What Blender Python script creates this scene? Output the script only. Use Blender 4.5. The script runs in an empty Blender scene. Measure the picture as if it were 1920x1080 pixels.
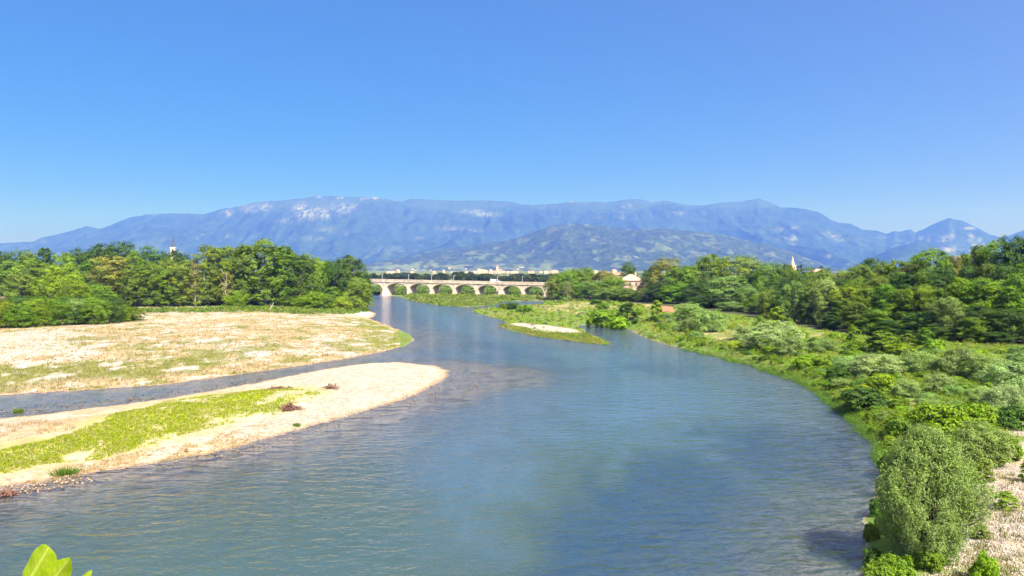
import bpy, math, random
import numpy as np
from mathutils import Vector

# ------------------------------------------------------------------ camera, sky, sun, exposure
SC = bpy.context.scene
COL = SC.collection
R = math.radians
CAM_H = 14.0
FPX = 1400.0                    # focal length in pixels of the 1920 px wide frame
PITCH = R(-1.43)

cam_d = bpy.data.cameras.new('camera')
cam = bpy.data.objects.new('camera', cam_d)
COL.objects.link(cam)
cam.location = (0, 0, CAM_H)
cam.rotation_euler = (R(90) + PITCH, 0, 0)
cam_d.sensor_width = 36.0
cam_d.lens = 36.0 * FPX / 1920.0
cam_d.clip_start = 0.1
cam_d.clip_end = 40000
SC.camera = cam

SUN_EL, SUN_AZ = R(49), R(150)       # azimuth clockwise from +Y (the view direction)
world = bpy.data.worlds.new('World')
SC.world = world
world.use_nodes = True
wn = world.node_tree
sky = wn.nodes.new('ShaderNodeTexSky')
sky.sky_type = 'NISHITA'
sky.sun_disc = False
sky.sun_elevation = SUN_EL
sky.sun_rotation = SUN_AZ
sky.altitude = 0
sky.air_density = 0.15
sky.dust_density = 3.0
sky.ozone_density = 10.0
gam = wn.nodes.new('ShaderNodeGamma')
gam.inputs[1].default_value = 0.62
hsv = wn.nodes.new('ShaderNodeHueSaturation')
hsv.inputs['Saturation'].default_value = 1.6
tone = wn.nodes.new('ShaderNodeMix')
tone.data_type = 'RGBA'
tone.blend_type = 'MULTIPLY'
tone.inputs[0].default_value = 1
tone.inputs[7].default_value = (4.50, 3.20, 2.75, 1)
wn.links.new(sky.outputs[0], gam.inputs[0])
wn.links.new(gam.outputs[0], hsv.inputs['Color'])
wn.links.new(hsv.outputs[0], tone.inputs[6])
wn.links.new(tone.outputs[2], wn.nodes['Background'].inputs[0])
wn.nodes['Background'].inputs[1].default_value = 0.125

sun_d = bpy.data.lights.new('sun', 'SUN')
sun = bpy.data.objects.new('sun', sun_d)
COL.objects.link(sun)
sun_d.energy = 5.0
sun_d.angle = R(0.5)
sun_d.color = (1.0, 0.95, 0.87)
sv = Vector((math.sin(SUN_AZ) * math.cos(SUN_EL), math.cos(SUN_AZ) * math.cos(SUN_EL), math.sin(SUN_EL)))
sun.rotation_euler = sv.to_track_quat('Z', 'Y').to_euler()
sun.location = (60, -40, 120)

SC.view_settings.view_transform = 'Standard'
SC.view_settings.look = 'None'
SC.view_settings.exposure = 0.9
SC.view_settings.gamma = 1.0
SC.view_settings.use_curve_mapping = False

HAZE_DENSITY = 1.25e-4
HAZE_COLOR = (0.048, 0.125, .92)

# ------------------------------------------------------------------ geometry of the view
CP, SP = math.cos(PITCH), math.sin(PITCH)


def slope_of(py):
    """height gained per metre of depth along the ray of image row py"""
    v = -(py - 540.0) / FPX
    return (v * CP + SP) / (CP - v * SP)


def ratio_of(px, py):
    v = -(py - 540.0) / FPX
    return (px - 960.0) / FPX / (CP - v * SP)


def gp(px, py, z=0.0):
    d = (z - CAM_H) / slope_of(py)
    return (ratio_of(px, py) * d, d)


def z_at(py, d):
    return CAM_H + slope_of(py) * d


def x_at(px, d, py=505):
    return ratio_of(px, py) * d


# ------------------------------------------------------------------ noise
def _hash(ix, iy, seed):
    h = (ix.astype(np.int64) * 374761393 + iy.astype(np.int64) * 668265263 + seed * 982451653) & 0x7fffffff
    h = ((h ^ (h >> 13)) * 1274126177) & 0x7fffffff
    h = (h ^ (h >> 16)) & 0xffff
    return h / 65535.0


def vnoise(x, y, seed=0):
    x = np.asarray(x, float); y = np.asarray(y, float)
    ix = np.floor(x); iy = np.floor(y)
    fx = x - ix; fy = y - iy
    fx = fx * fx * fx * (fx * (fx * 6 - 15) + 10); fy = fy * fy * fy * (fy * (fy * 6 - 15) + 10)
    a = _hash(ix, iy, seed); b = _hash(ix + 1, iy, seed)
    c = _hash(ix, iy + 1, seed); d = _hash(ix + 1, iy + 1, seed)
    return (a * (1 - fx) + b * fx) * (1 - fy) + (c * (1 - fx) + d * fx) * fy


def fbm(x, y, octv=4, seed=0, gain=0.5):
    s = 0.0; amp = 1.0; tot = 0.0
    for o in range(octv):
        s = s + amp * vnoise(x * 2 ** o + 17.3 * o, y * 2 ** o - 9.1 * o, seed + o)
        tot += amp; amp *= gain
    return s / tot


def ridged(x, y, octv=4, seed=0):
    s = 0.0; amp = 1.0; tot = 0.0
    for o in range(octv):
        n = 1 - np.abs(2 * vnoise(x * 2 ** o + 5.7 * o, y * 2 ** o + 3.1 * o, seed + o) - 1)
        s = s + amp * n; tot += amp; amp *= 0.5
    return s / tot


def smooth(a, b, x):
    t = np.clip((x - a) / (b - a), 0, 1)
    return t * t * (3 - 2 * t)


def seg_dist(X, Y, pts, closed=False):
    d = np.full(X.shape, 1e18)
    n = len(pts)
    for i in range(n if closed else n - 1):
        ax, ay = pts[i]; bx, by = pts[(i + 1) % n]
        dx, dy = bx - ax, by - ay
        L = dx * dx + dy * dy + 1e-12
        t = np.clip(((X - ax) * dx + (Y - ay) * dy) / L, 0, 1)
        d = np.minimum(d, (X - ax - t * dx) ** 2 + (Y - ay - t * dy) ** 2)
    return np.sqrt(d)


def sdf(X, Y, poly):
    """signed distance, negative inside"""
    d = seg_dist(X, Y, poly, True)
    ins = np.zeros(X.shape, bool)
    n = len(poly)
    for i in range(n):
        ax, ay = poly[i]; bx, by = poly[(i + 1) % n]
        if ay == by:
            continue
        c = ((ay > Y) != (by > Y)) & (X < (bx - ax) * (Y - ay) / (by - ay) + ax)
        ins ^= c
    return np.where(ins, -d, d)


def G(lst):
    return [gp(*p) for p in lst]


# ------------------------------------------------------------------ the river and its banks
UPPER_LEFT_SHORE = G([(-1500, 782), (-600, 755), (-300, 748), (0, 742), (100, 735), (200, 729), (300, 722), (380, 712), (450, 702),
                      (520, 692), (600, 681), (660, 671), (720, 659), (755, 650), (776, 637), (768, 628), (740, 615),
                      (712, 604), (692, 597), (705, 591), (703, 587), (692, 583), (686, 576), (690, 566), (686, 560)])
OUTER = UPPER_LEFT_SHORE + G([(640, 558.5), (560, 559), (420, 560), (420, 553), (560, 552.5), (690, 552.5), (722, 553.5), (748, 556), (760, 560), (792, 568), (832, 573),
                              (878, 576), (926, 572), (940, 565), (1015, 563.5), (1020, 571), (960, 575), (890, 579), (884, 583),
                              (905, 590), (930, 597), (952, 605), (938, 612), (955, 620), (1000, 629), (1060, 637), (1100, 642),
                              (1141, 646), (1128, 638), (1106, 628), (1090, 619), (1082, 612), (1102, 608), (1140, 611), (1180, 618),
                              (1204, 630), (1244, 645), (1300, 658), (1340, 667), (1400, 683), (1450, 699), (1500, 717), (1540, 740),
                              (1580, 768), (1602, 790), (1622, 800), (1632, 818), (1658, 842), (1664, 856), (1652, 885), (1640, 930), (1625, 970), (1620, 1040), (1620, 1080)]) \
    + [(11, 24), (5, 14), (-60, 12), (-140, 20)]
BAR = G([(-1500, 1010), (-700, 1030), (-300, 966), (0, 914), (60, 906), (160, 890), (250, 875), (330, 861), (420, 843), (500, 821),
         (580, 800), (640, 785), (700, 766), (760, 748), (800, 728), (836, 707), (841, 695), (815, 686), (745, 679), (690, 681),
         (620, 690), (550, 703), (480, 718), (400, 732), (300, 748), (200, 762), (100, 775), (0, 784), (-300, 808), (-1500, 812)])
SHOAL = G([(840, 695), (900, 700), (960, 712)])
SHOAL2 = G([(760, 740), (860, 715), (950, 700)])
CHANNEL_MID = G([(-600, 780), (0, 762), (200, 745), (400, 722), (560, 697), (700, 670)])
DEEP_BAND = G([(1020, 1120), (1180, 1010), (1300, 930), (1400, 860), (1480, 820), (1570, 830), (1640, 880)])
DEEP_BAND2 = G([(880, 648), (960, 655), (1060, 690), (1200, 690)])
DEEP_SPOT = G([(330, 880), (600, 830), (820, 770), (900, 740)])
RIGHT_SHORE = OUTER[54:-4]


def river_fields(X, Y):
    wob = (fbm(X * 0.35, Y * 0.16, 3, 11) - .5) * 1.3 * np.clip(Y / 120, .35, 1.6) + (fbm(X * 1.3, Y * .7, 2, 13) - .5) * .7
    so = sdf(X, Y, OUTER) + wob * .7
    sb = sdf(X, Y, BAR) + wob
    land = np.maximum(so, -sb)        # > 0 on land, < 0 in water
    d_left = np.minimum(np.abs(sb), seg_dist(X, Y, UPPER_LEFT_SHORE))
    d_shoal = np.minimum(seg_dist(X, Y, SHOAL), seg_dist(X, Y, SHOAL2))
    return land, so, sb, d_left, d_shoal


def ground_z(X, Y, fields=None):
    X = np.asarray(X, float); Y = np.asarray(Y, float)
    land, so, sb, d_left, d_shoal = fields if fields is not None else river_fields(X, Y)
    far = smooth(250, 420, Y)
    right = smooth(0, 30, X - 0.02 * Y)
    # dry ground
    up_bar = 0.05 * np.clip(land, 0, 12) + 0.05 * np.clip(land - 12, 0, 20)
    up_right = 0.45 * np.clip(land, 0, 2) + 0.06 * np.clip(land - 2, 0, 20)
    isbar = (sb < 0)
    rise = np.where(isbar, 0.07 * np.clip(land, 0, 9), up_bar * (1 - right) + up_right * right)
    bump = (fbm(X * .25, Y * .25, 4, 3) - .5) * .35 * np.clip(land / 3, 0, 1)
    zl = rise + bump
    zl = zl * (1 - far) + far * (0.35 * np.clip(land, 0, 3) / 3 + 0.25 * np.clip(land, 0, 1) * (fbm(X * .05, Y * .05, 3, 5) - .3)) + np.clip(Y - 900, 0, 3000) * 0.0
    # bed
    w = np.clip(-land, 0, None)
    dl = 0.034 * np.minimum(w, d_left) + 0.012 * np.clip(np.minimum(w, d_left) - 10, 0, None)
    dr = 0.45 * w
    leftness = smooth(2.0, 0.4, d_left / (w + .01) - .2)
    dep = np.where(d_left <= w * 1.05 + .2, dl, np.minimum(dr, dl + .25))
    dep = dep - 0.6 * np.exp(-(d_shoal / 6.5) ** 2)
    dep = np.clip(dep + (fbm(X * .5, Y * .3, 3, 8) - .5) * .25 * np.clip(w / 2, 0, 1), 0.04 * np.clip(w, 0, 1), 2.2)
    dc = seg_dist(X, Y, CHANNEL_MID)
    dep = np.where(dc < 9, np.minimum(dep, .05 + .10 * np.clip(w / 4, 0, 1)), dep)
    return np.where(land > 0, zl, -dep)


def gz(x, y):
    return float(ground_z(np.array([x]), np.array([y]))[0])


def place(px, py):
    """ground point seen at pixel (px, py)"""
    z = 0.0
    for _ in range(4):
        x, y = gp(px, py, z)
        z = max(gz(x, y), -.2)
    return x, y, z


# ------------------------------------------------------------------ mesh and material helpers
def mesh_np(name, V, F, mats=None, smooth_shade=False, attrs=None, fmat=None):
    V = np.asarray(V, np.float32); F = np.asarray(F, np.int32)
    me = bpy.data.meshes.new(name)
    n, k = F.shape
    me.vertices.add(len(V)); me.vertices.foreach_set('co', V.ravel())
    me.loops.add(n * k); me.loops.foreach_set('vertex_index', F.ravel())
    me.polygons.add(n)
    me.polygons.foreach_set('loop_start', np.arange(0, n * k, k, dtype=np.int32))
    me.polygons.foreach_set('loop_total', np.full(n, k, np.int32))
    if fmat is not None:
        me.polygons.foreach_set('material_index', np.asarray(fmat, np.int32))
    me.polygons.foreach_set('use_smooth', np.full(n, bool(smooth_shade)))
    for an, (dom, typ, data) in (attrs or {}).items():
        a = me.attributes.new(an, typ, dom)
        data = np.asarray(data, np.float32)
        if typ == 'FLOAT_COLOR':
            if data.shape[1] == 3:
                data = np.hstack([data, np.ones((len(data), 1), np.float32)])
            a.data.foreach_set('color', data.ravel())
        else:
            a.data.foreach_set('value', data.ravel())
    me.update(calc_edges=True)
    me.validate(verbose=False)
    for m in (mats or []):
        me.materials.append(m)
    return me


def link(name, me, parent=None, loc=None, **props):
    o = bpy.data.objects.new(name, me)
    COL.objects.link(o)
    if parent is not None:
        o.parent = parent
    if loc is not None:
        o.location = loc
    for k, v in props.items():
        o[k] = v
    return o


def empty(name, loc, rz=0.0, label=None, cat=None, group=None):
    o = bpy.data.objects.new(name, None)
    COL.objects.link(o)
    o.location = loc
    o.rotation_euler = (0, 0, rz)
    o.empty_display_size = .5
    if label: o['label'] = label
    if cat: o['category'] = cat
    if group: o['group'] = group
    return o


class MB:
    """collects simple solids into one mesh"""
    def __init__(s):
        s.v = []; s.f = []; s.m = []

    def poly(s, pts, faces, m=0):
        b = len(s.v); s.v += [tuple(p) for p in pts]
        for f in faces:
            s.f.append(tuple(b + i for i in f)); s.m.append(m)

    def box(s, x0, x1, y0, y1, z0, z1, m=0):
        s.poly([(x0, y0, z0), (x1, y0, z0), (x1, y1, z0), (x0, y1, z0), (x0, y0, z1), (x1, y0, z1), (x1, y1, z1), (x0, y1, z1)],
               [(0, 3, 2, 1), (4, 5, 6, 7), (0, 1, 5, 4), (1, 2, 6, 5), (2, 3, 7, 6), (3, 0, 4, 7)], m)

    def tube(s, pts, rad, n=6, m=0, cap=True):
        rings = []
        P = [Vector(p) for p in pts]
        for i, p in enumerate(P):
            t = (P[min(i + 1, len(P) - 1)] - P[max(i - 1, 0)])
            t = t.normalized() if t.length > 1e-9 else Vector((0, 0, 1))
            a = t.cross(Vector((0.31, 0.77, 0.13) if abs(t.z) > .9 else (0, 0, 1))).normalized()
            b = t.cross(a)
            r = rad[i] if hasattr(rad, '__len__') else rad
            rings.append([p + (a * math.cos(2 * math.pi * k / n) + b * math.sin(2 * math.pi * k / n)) * r for k in range(n)])
        fs = []
        for i in range(len(P) - 1):
            for k in range(n):
                fs.append((i * n + k, i * n + (k + 1) % n, (i + 1) * n + (k + 1) % n, (i + 1) * n + k))
        if cap:
            fs.append(tuple(range(n))[::-1]); fs.append(tuple((len(P) - 1) * n + k for k in range(n)))
        s.poly([p for r in rings for p in r], fs, m)

    def mesh(s, name, mats, smooth_shade=False):
        me = bpy.data.meshes.new(name)
        me.from_pydata(s.v, [], s.f)
        me.polygons.foreach_set('material_index', s.m)
        me.polygons.foreach_set('use_smooth', [smooth_shade] * len(s.f))
        for m in (mats if isinstance(mats, (list, tuple)) else [mats]):
            me.materials.append(m)
        me.update()
        return me

    def build(s, name, mats, parent=None, loc=None, smooth_shade=False, **props):
        return link(name, s.mesh(name, mats, smooth_shade), parent, loc, **props)


class NT:
    def __init__(s, name):
        s.mat = bpy.data.materials.new(name)
        s.mat.use_nodes = True
        s.t = s.mat.node_tree
        s.t.nodes.clear()
        s.out = s.t.nodes.new('ShaderNodeOutputMaterial')

    def n(s, typ, **kw):
        nd = s.t.nodes.new('ShaderNode' + typ)
        for k, v in kw.items():
            if k.startswith('i_'):
                key = k[2:]
                nd.inputs[int(key) if key.isdigit() else key.replace('_', ' ')].default_value = v
            else:
                setattr(nd, k, v)
        return nd

    def l(s, a, b):
        s.t.links.new(a, b)

    def math(s, op, a, b=None, clamp=False):
        nd = s.n('Math', operation=op, use_clamp=clamp)
        for i, v in enumerate((a, b)):
            if v is None: continue
            if isinstance(v, (int, float)): nd.inputs[i].default_value = v
            else: s.l(v, nd.inputs[i])
        return nd.outputs[0]

    def mix(s, fac, a, b, blend='MIX'):
        nd = s.n('Mix', data_type='RGBA', blend_type=blend)
        for sock, v in ((nd.inputs[0], fac), (nd.inputs[6], a), (nd.inputs[7], b)):
            if isinstance(v, (int, float)): sock.default_value = v
            elif isinstance(v, tuple): sock.default_value = v if len(v) == 4 else v + (1,)
            else: s.l(v, sock)
        return nd.outputs[2]

    def attr(s, name, typ='GEOMETRY'):
        return s.n('Attribute', attribute_name=name, attribute_type=typ)

    def noise(s, vec, scale, detail=3, rough=.5):
        nd = s.n('TexNoise', i_Scale=scale, i_Detail=detail, i_Roughness=rough)
        if vec is not None: s.l(vec, nd.inputs['Vector'])
        return nd

    def ramp(s, fac, a, b):
        nd = s.n('MapRange', interpolation_type='SMOOTHSTEP')
        nd.inputs[1].default_value = a; nd.inputs[2].default_value = b
        s.l(fac, nd.inputs[0])
        return nd.outputs[0]


def simple_mat(name, color, rough=.8, noise_scale=2.0, amount=.25, spec=.2, bump=0.0):
    m = NT(name)
    pos = m.n('NewGeometry').outputs['Position']
    nz = m.noise(pos, noise_scale, 4)
    c = m.mix(m.ramp(nz.outputs[0], .25, .75), tuple(v * (1 - amount) for v in color), tuple(min(1, v * (1 + amount)) for v in color))
    p = m.n('BsdfPrincipled', i_Roughness=rough)
    p.inputs['Specular IOR Level'].default_value = spec
    m.l(c, p.inputs['Base Color'])
    if bump:
        b = m.n('Bump', i_Strength=bump, i_Distance=.05)
        m.l(nz.outputs[0], b.inputs['Height']); m.l(b.outputs[0], p.inputs['Normal'])
    m.l(p.outputs[0], m.out.inputs[0])
    return m.mat


def leaf_mat(name, use_object_color=True, color=(.08, .12, .03), transl=.24, spread=.40, warm=(1.25, 1.05, .55)):
    m = NT(name)
    if use_object_color:
        base = m.n('ObjectInfo').outputs['Color']
    else:
        base = m.n('RGB'); base.outputs[0].default_value = color + (1,); base = base.outputs[0]
    var = m.attr('var').outputs['Fac']
    k = m.math('ADD', m.math('MULTIPLY', var, 2 * spread), 1 - spread)
    kc = m.n('CombineColor'); [m.l(k, kc.inputs[i]) for i in range(3)]
    c = m.mix(1.0, base, kc.outputs[0], 'MULTIPLY')
    c2 = m.mix(1.0, c, warm, 'MULTIPLY')
    c = m.mix(m.math('POWER', var, 2.0), c, c2)
    p = m.n('BsdfPrincipled', i_Roughness=.5)
    p.inputs['Specular IOR Level'].default_value = .25
    m.l(c, p.inputs['Base Color'])
    tcol = m.mix(1.0, c, (1.3, 1.45, .45), 'MULTIPLY')
    tr = m.n('BsdfTranslucent'); m.l(tcol, tr.inputs[0])
    mx = m.n('MixShader', i_0=transl)
    m.l(p.outputs[0], mx.inputs[1]); m.l(tr.outputs[0], mx.inputs[2])
    m.l(mx.outputs[0], m.out.inputs[0])
    return m.mat


M_LEAF = leaf_mat('tree_leaves')
M_WILLOW = leaf_mat('willow_leaves', spread=.45, warm=(1.02, 1.1, .75), transl=.26)
M_BARK = simple_mat('bark', (.13, .105, .08), .9, 3, .4)
M_PALEBARK = simple_mat('pale_bark', (.36, .31, .24), .9, 3, .3)
M_DRIFT = simple_mat('driftwood', (.17, .09, .06), .9, 6, .4)
M_STONE = simple_mat('bridge_stone', (.50, .445, .35), .85, .5, .28, bump=.3)
M_PIERSTONE = simple_mat('pier_stone', (.55, .455, .37), .85, 1.2, .22, bump=.3)
M_ASPHALT = simple_mat('asphalt', (.06, .06, .06), .9)
M_WHITE = simple_mat('white_paint', (.78, .78, .77), .4, 3, .04, .5)
M_GLASS = simple_mat('dark_glass', (.03, .035, .04), .1, 3, .1, .6)
M_RUBBER = simple_mat('rubber', (.03, .03, .03), .8)
M_METAL = simple_mat('pale_metal', (.55, .55, .53), .5, 3, .05)
M_PLASTER = simple_mat('pink_plaster', (.62, .47, .37), .9, .6, .14)
M_CREAM = simple_mat('cream_plaster', (.56, .48, .38), .9, .6, .12)
M_TERRACOTTA = simple_mat('roof_tiles', (.50, .25, .16), .9, 1.5, .25)
M_PALEROOF = simple_mat('pale_roof_tiles', (.52, .33, .25), .9, 1.5, .2)
M_SLATE = simple_mat('slate', (.09, .10, .12), .7, 1, .2)
M_SHUTTER = simple_mat('shutter', (.14, .10, .07), .8)


def earth_mat():
    m = NT('riverside_ground')
    pos = m.n('NewGeometry').outputs['Position']
    col = m.attr('albedo').outputs['Color']
    vor = m.n('TexVoronoi', i_Scale=4.0); m.l(pos, vor.inputs['Vector'])
    vor2 = m.n('TexVoronoi', i_Scale=1.7); m.l(pos, vor2.inputs['Vector'])
    n1 = m.noise(pos, .9, 5, .6); n2 = m.noise(pos, 7.0, 3, .6)
    stony = m.attr('stony').outputs['Fac']
    sep = m.n('SeparateColor'); m.l(vor.outputs['Color'], sep.inputs[0])
    sep2 = m.n('SeparateColor'); m.l(vor2.outputs['Color'], sep2.inputs[0])
    k = m.math('ADD', m.math('MULTIPLY', sep.outputs[0], .55), m.math('MULTIPLY', sep2.outputs[0], .25))
    k = m.math('ADD', k, .58)
    kk = m.n('CombineColor'); [m.l(k, kk.inputs[i]) for i in range(3)]
    c1 = m.mix(1.0, col, kk.outputs[0], 'MULTIPLY')
    g = m.math('ADD', m.math('MULTIPLY', n1.outputs[0], .7), m.math('MULTIPLY', n2.outputs[0], .6))
    g = m.math('ADD', g, .35)
    gc = m.n('CombineColor'); [m.l(g, gc.inputs[i]) for i in range(3)]
    c2 = m.mix(1.0, col, gc.outputs[0], 'MULTIPLY')
    c = m.mix(stony, c2, c1)
    p = m.n('BsdfPrincipled', i_Roughness=.95)
    p.inputs['Specular IOR Level'].default_value = .1
    m.l(c, p.inputs['Base Color'])
    h = m.math('ADD', m.math('MULTIPLY', vor.outputs['Distance'], -1.0), n2.outputs[0])
    b = m.n('Bump', i_Strength=.5, i_Distance=.08)
    m.l(h, b.inputs['Height']); m.l(b.outputs[0], p.inputs['Normal'])
    m.l(p.outputs[0], m.out.inputs[0])
    return m.mat


def water_mat():
    m = NT('river_water')
    pos = m.n('NewGeometry').outputs['Position']
    mp = m.n('Mapping'); mp.inputs['Rotation'].default_value = (0, 0, R(-12)); mp.inputs['Scale'].default_value = (.7, 1.15, 1)
    m.l(pos, mp.inputs[0])
    a = m.noise(mp.outputs[0], 1.0, 3, .5); a.inputs['Distortion'].default_value = .5
    b = m.noise(mp.outputs[0], .42, 2, .5)
    e = m.noise(mp.outputs[0], 2.6, 3, .55)
    h = m.math('ADD', m.math('MULTIPLY', a.outputs[0], .25), m.math('MULTIPLY', b.outputs[0], .20))
    h = m.math('ADD', h, m.math('MULTIPLY', e.outputs[0], .07))
    calm = m.attr('calm').outputs['Fac']
    patch = m.noise(pos, .045, 3, .5)
    amp = m.math('MULTIPLY', m.math('SUBTRACT', 1.0, m.math('MULTIPLY', calm, .45)), m.math('ADD', m.math('MULTIPLY', patch.outputs[0], .9), .5))
    h = m.math('MULTIPLY', h, amp)
    bump = m.n('Bump', i_Strength=1.0, i_Distance=1.0)
    m.l(h, bump.inputs['Height'])
    fr = m.n('Fresnel', i_IOR=1.42); m.l(bump.outputs[0], fr.inputs['Normal'])
    depth = m.attr('depth').outputs['Fac']
    deep = m.attr('deep').outputs['Fac']
    op = m.math('SUBTRACT', 1.0, m.math('POWER', 2.718, m.math('MULTIPLY', depth, -1.9)), True)
    tint = m.noise(pos, .06, 4, .6)
    body = m.mix(m.ramp(tint.outputs[0], .25, .75), (.048, .094, .092), (.066, .108, .080))
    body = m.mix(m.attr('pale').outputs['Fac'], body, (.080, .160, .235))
    body = m.mix(deep, body, (.022, .066, .125))
    sl = m.math('ADD', m.math('MULTIPLY', e.outputs[0], .5), .75)
    dif = m.n('BsdfDiffuse'); m.l(body, dif.inputs[0])
    tr = m.n('BsdfTransparent'); tr.inputs[0].default_value = (.80, .86, .86, 1)
    mb = m.n('MixShader'); m.l(op, mb.inputs[0]); m.l(tr.outputs[0], mb.inputs[1]); m.l(dif.outputs[0], mb.inputs[2])
    gl = m.n('BsdfGlossy', i_Roughness=.08); m.l(bump.outputs[0], gl.inputs['Normal'])
    mx = m.n('MixShader'); m.l(fr.outputs[0], mx.inputs[0]); m.l(mb.outputs[0], mx.inputs[1]); m.l(gl.outputs[0], mx.inputs[2])
    m.l(mx.outputs[0], m.out.inputs[0])
    return m.mat


def mountain_mat():
    m = NT('mountain_surface')
    pos = m.n('NewGeometry').outputs['Position']
    col = m.attr('albedo').outputs['Color']
    n = m.noise(pos, .007, 5, .65)
    n2 = m.noise(pos, .03, 3, .6)
    g = m.math('ADD', m.math('MULTIPLY', n.outputs[0], 1.0), m.math('MULTIPLY', n2.outputs[0], .7))
    g = m.math('ADD', g, .15)
    gc = m.n('CombineColor'); [m.l(g, gc.inputs[i]) for i in range(3)]
    c = m.mix(1.0, col, gc.outputs[0], 'MULTIPLY')
    p = m.n('BsdfDiffuse'); m.l(c, p.inputs[0])
    m.l(p.outputs[0], m.out.inputs[0])
    return m.mat


# ------------------------------------------------------------------ ground, river
def fan(us, ys):
    U, Yg = np.meshgrid(us, ys)
    X = U * np.maximum(Yg, 30.0) if False else U * Yg
    nx, ny = len(us), len(ys)
    i = np.arange(ny - 1)[:, None] * nx + np.arange(nx - 1)[None, :]
    F = np.stack([i, i + 1, i + nx + 1, i + nx], -1).reshape(-1, 4)
    return X.ravel(), Yg.ravel(), F


GRASS_PX = dict(
    turf=[(-400, 905), (0, 888), (90, 868), (190, 858), (280, 838), (380, 808), (450, 790), (520, 778), (548, 762), (600, 748), (600, 738), (520, 733),
          (430, 738), (340, 748), (260, 766), (200, 790), (150, 812), (90, 835), (0, 852), (-400, 870)],
    meadow_pale=[(-300, 700), (0, 696), (70, 688), (150, 676), (120, 655), (180, 640), (90, 632), (0, 640), (-300, 640)],
    meadow_olive=[(-300, 735), (0, 727), (150, 716), (300, 706), (420, 690), (440, 670), (360, 676), (250, 690), (120, 694), (0, 700), (-300, 705)],
    meadow_edge=[(420, 590), (520, 590), (640, 590), (660, 583), (590, 582), (430, 585)],
    meadow_pale2=[(240, 618), (330, 608), (420, 601), (520, 597), (440, 606), (330, 618)],
    spit=[(632, 588), (660, 593), (704, 591), (700, 585), (660, 583), (636, 585)],
    gravel_isle=[(948, 609), (985, 617), (1035, 626), (1075, 629), (1100, 627), (1075, 620), (1020, 613), (970, 607)],
    gravel_right=[(1690, 1090), (1780, 1052), (1838, 1005), (1836, 930), (1866, 878), (1925, 862), (2100, 860), (2200, 1090)],
    gravel_right2=[(1880, 850), (1890, 828), (1960, 815), (1990, 850)],
    dry_right=[(1000, 580), (1060, 570), (1130, 578), (1160, 592), (1100, 600), (1020, 590)],
    red_field=[(1236, 600), (1238, 584), (1262, 584), (1264, 600)],
    dry_bank1=[(1290, 640), (1340, 628), (1400, 645), (1420, 660), (1380, 658)],
    dry_bank2=[(1190, 578), (1290, 588), (1290, 598), (1190, 588)],
    dry_bank3=[(1508, 640), (1535, 638), (1545, 655), (1520, 655)],
    dry_bank4=[(1560, 720), (1600, 705), (1640, 716), (1600, 730)],
    dry_bank5=[(1660, 775), (1700, 755), (1740, 760), (1700, 790)],
)
GRASS = {k: G(v) for k, v in GRASS_PX.items()}
GRAVEL_ISLE_Z = None


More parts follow.
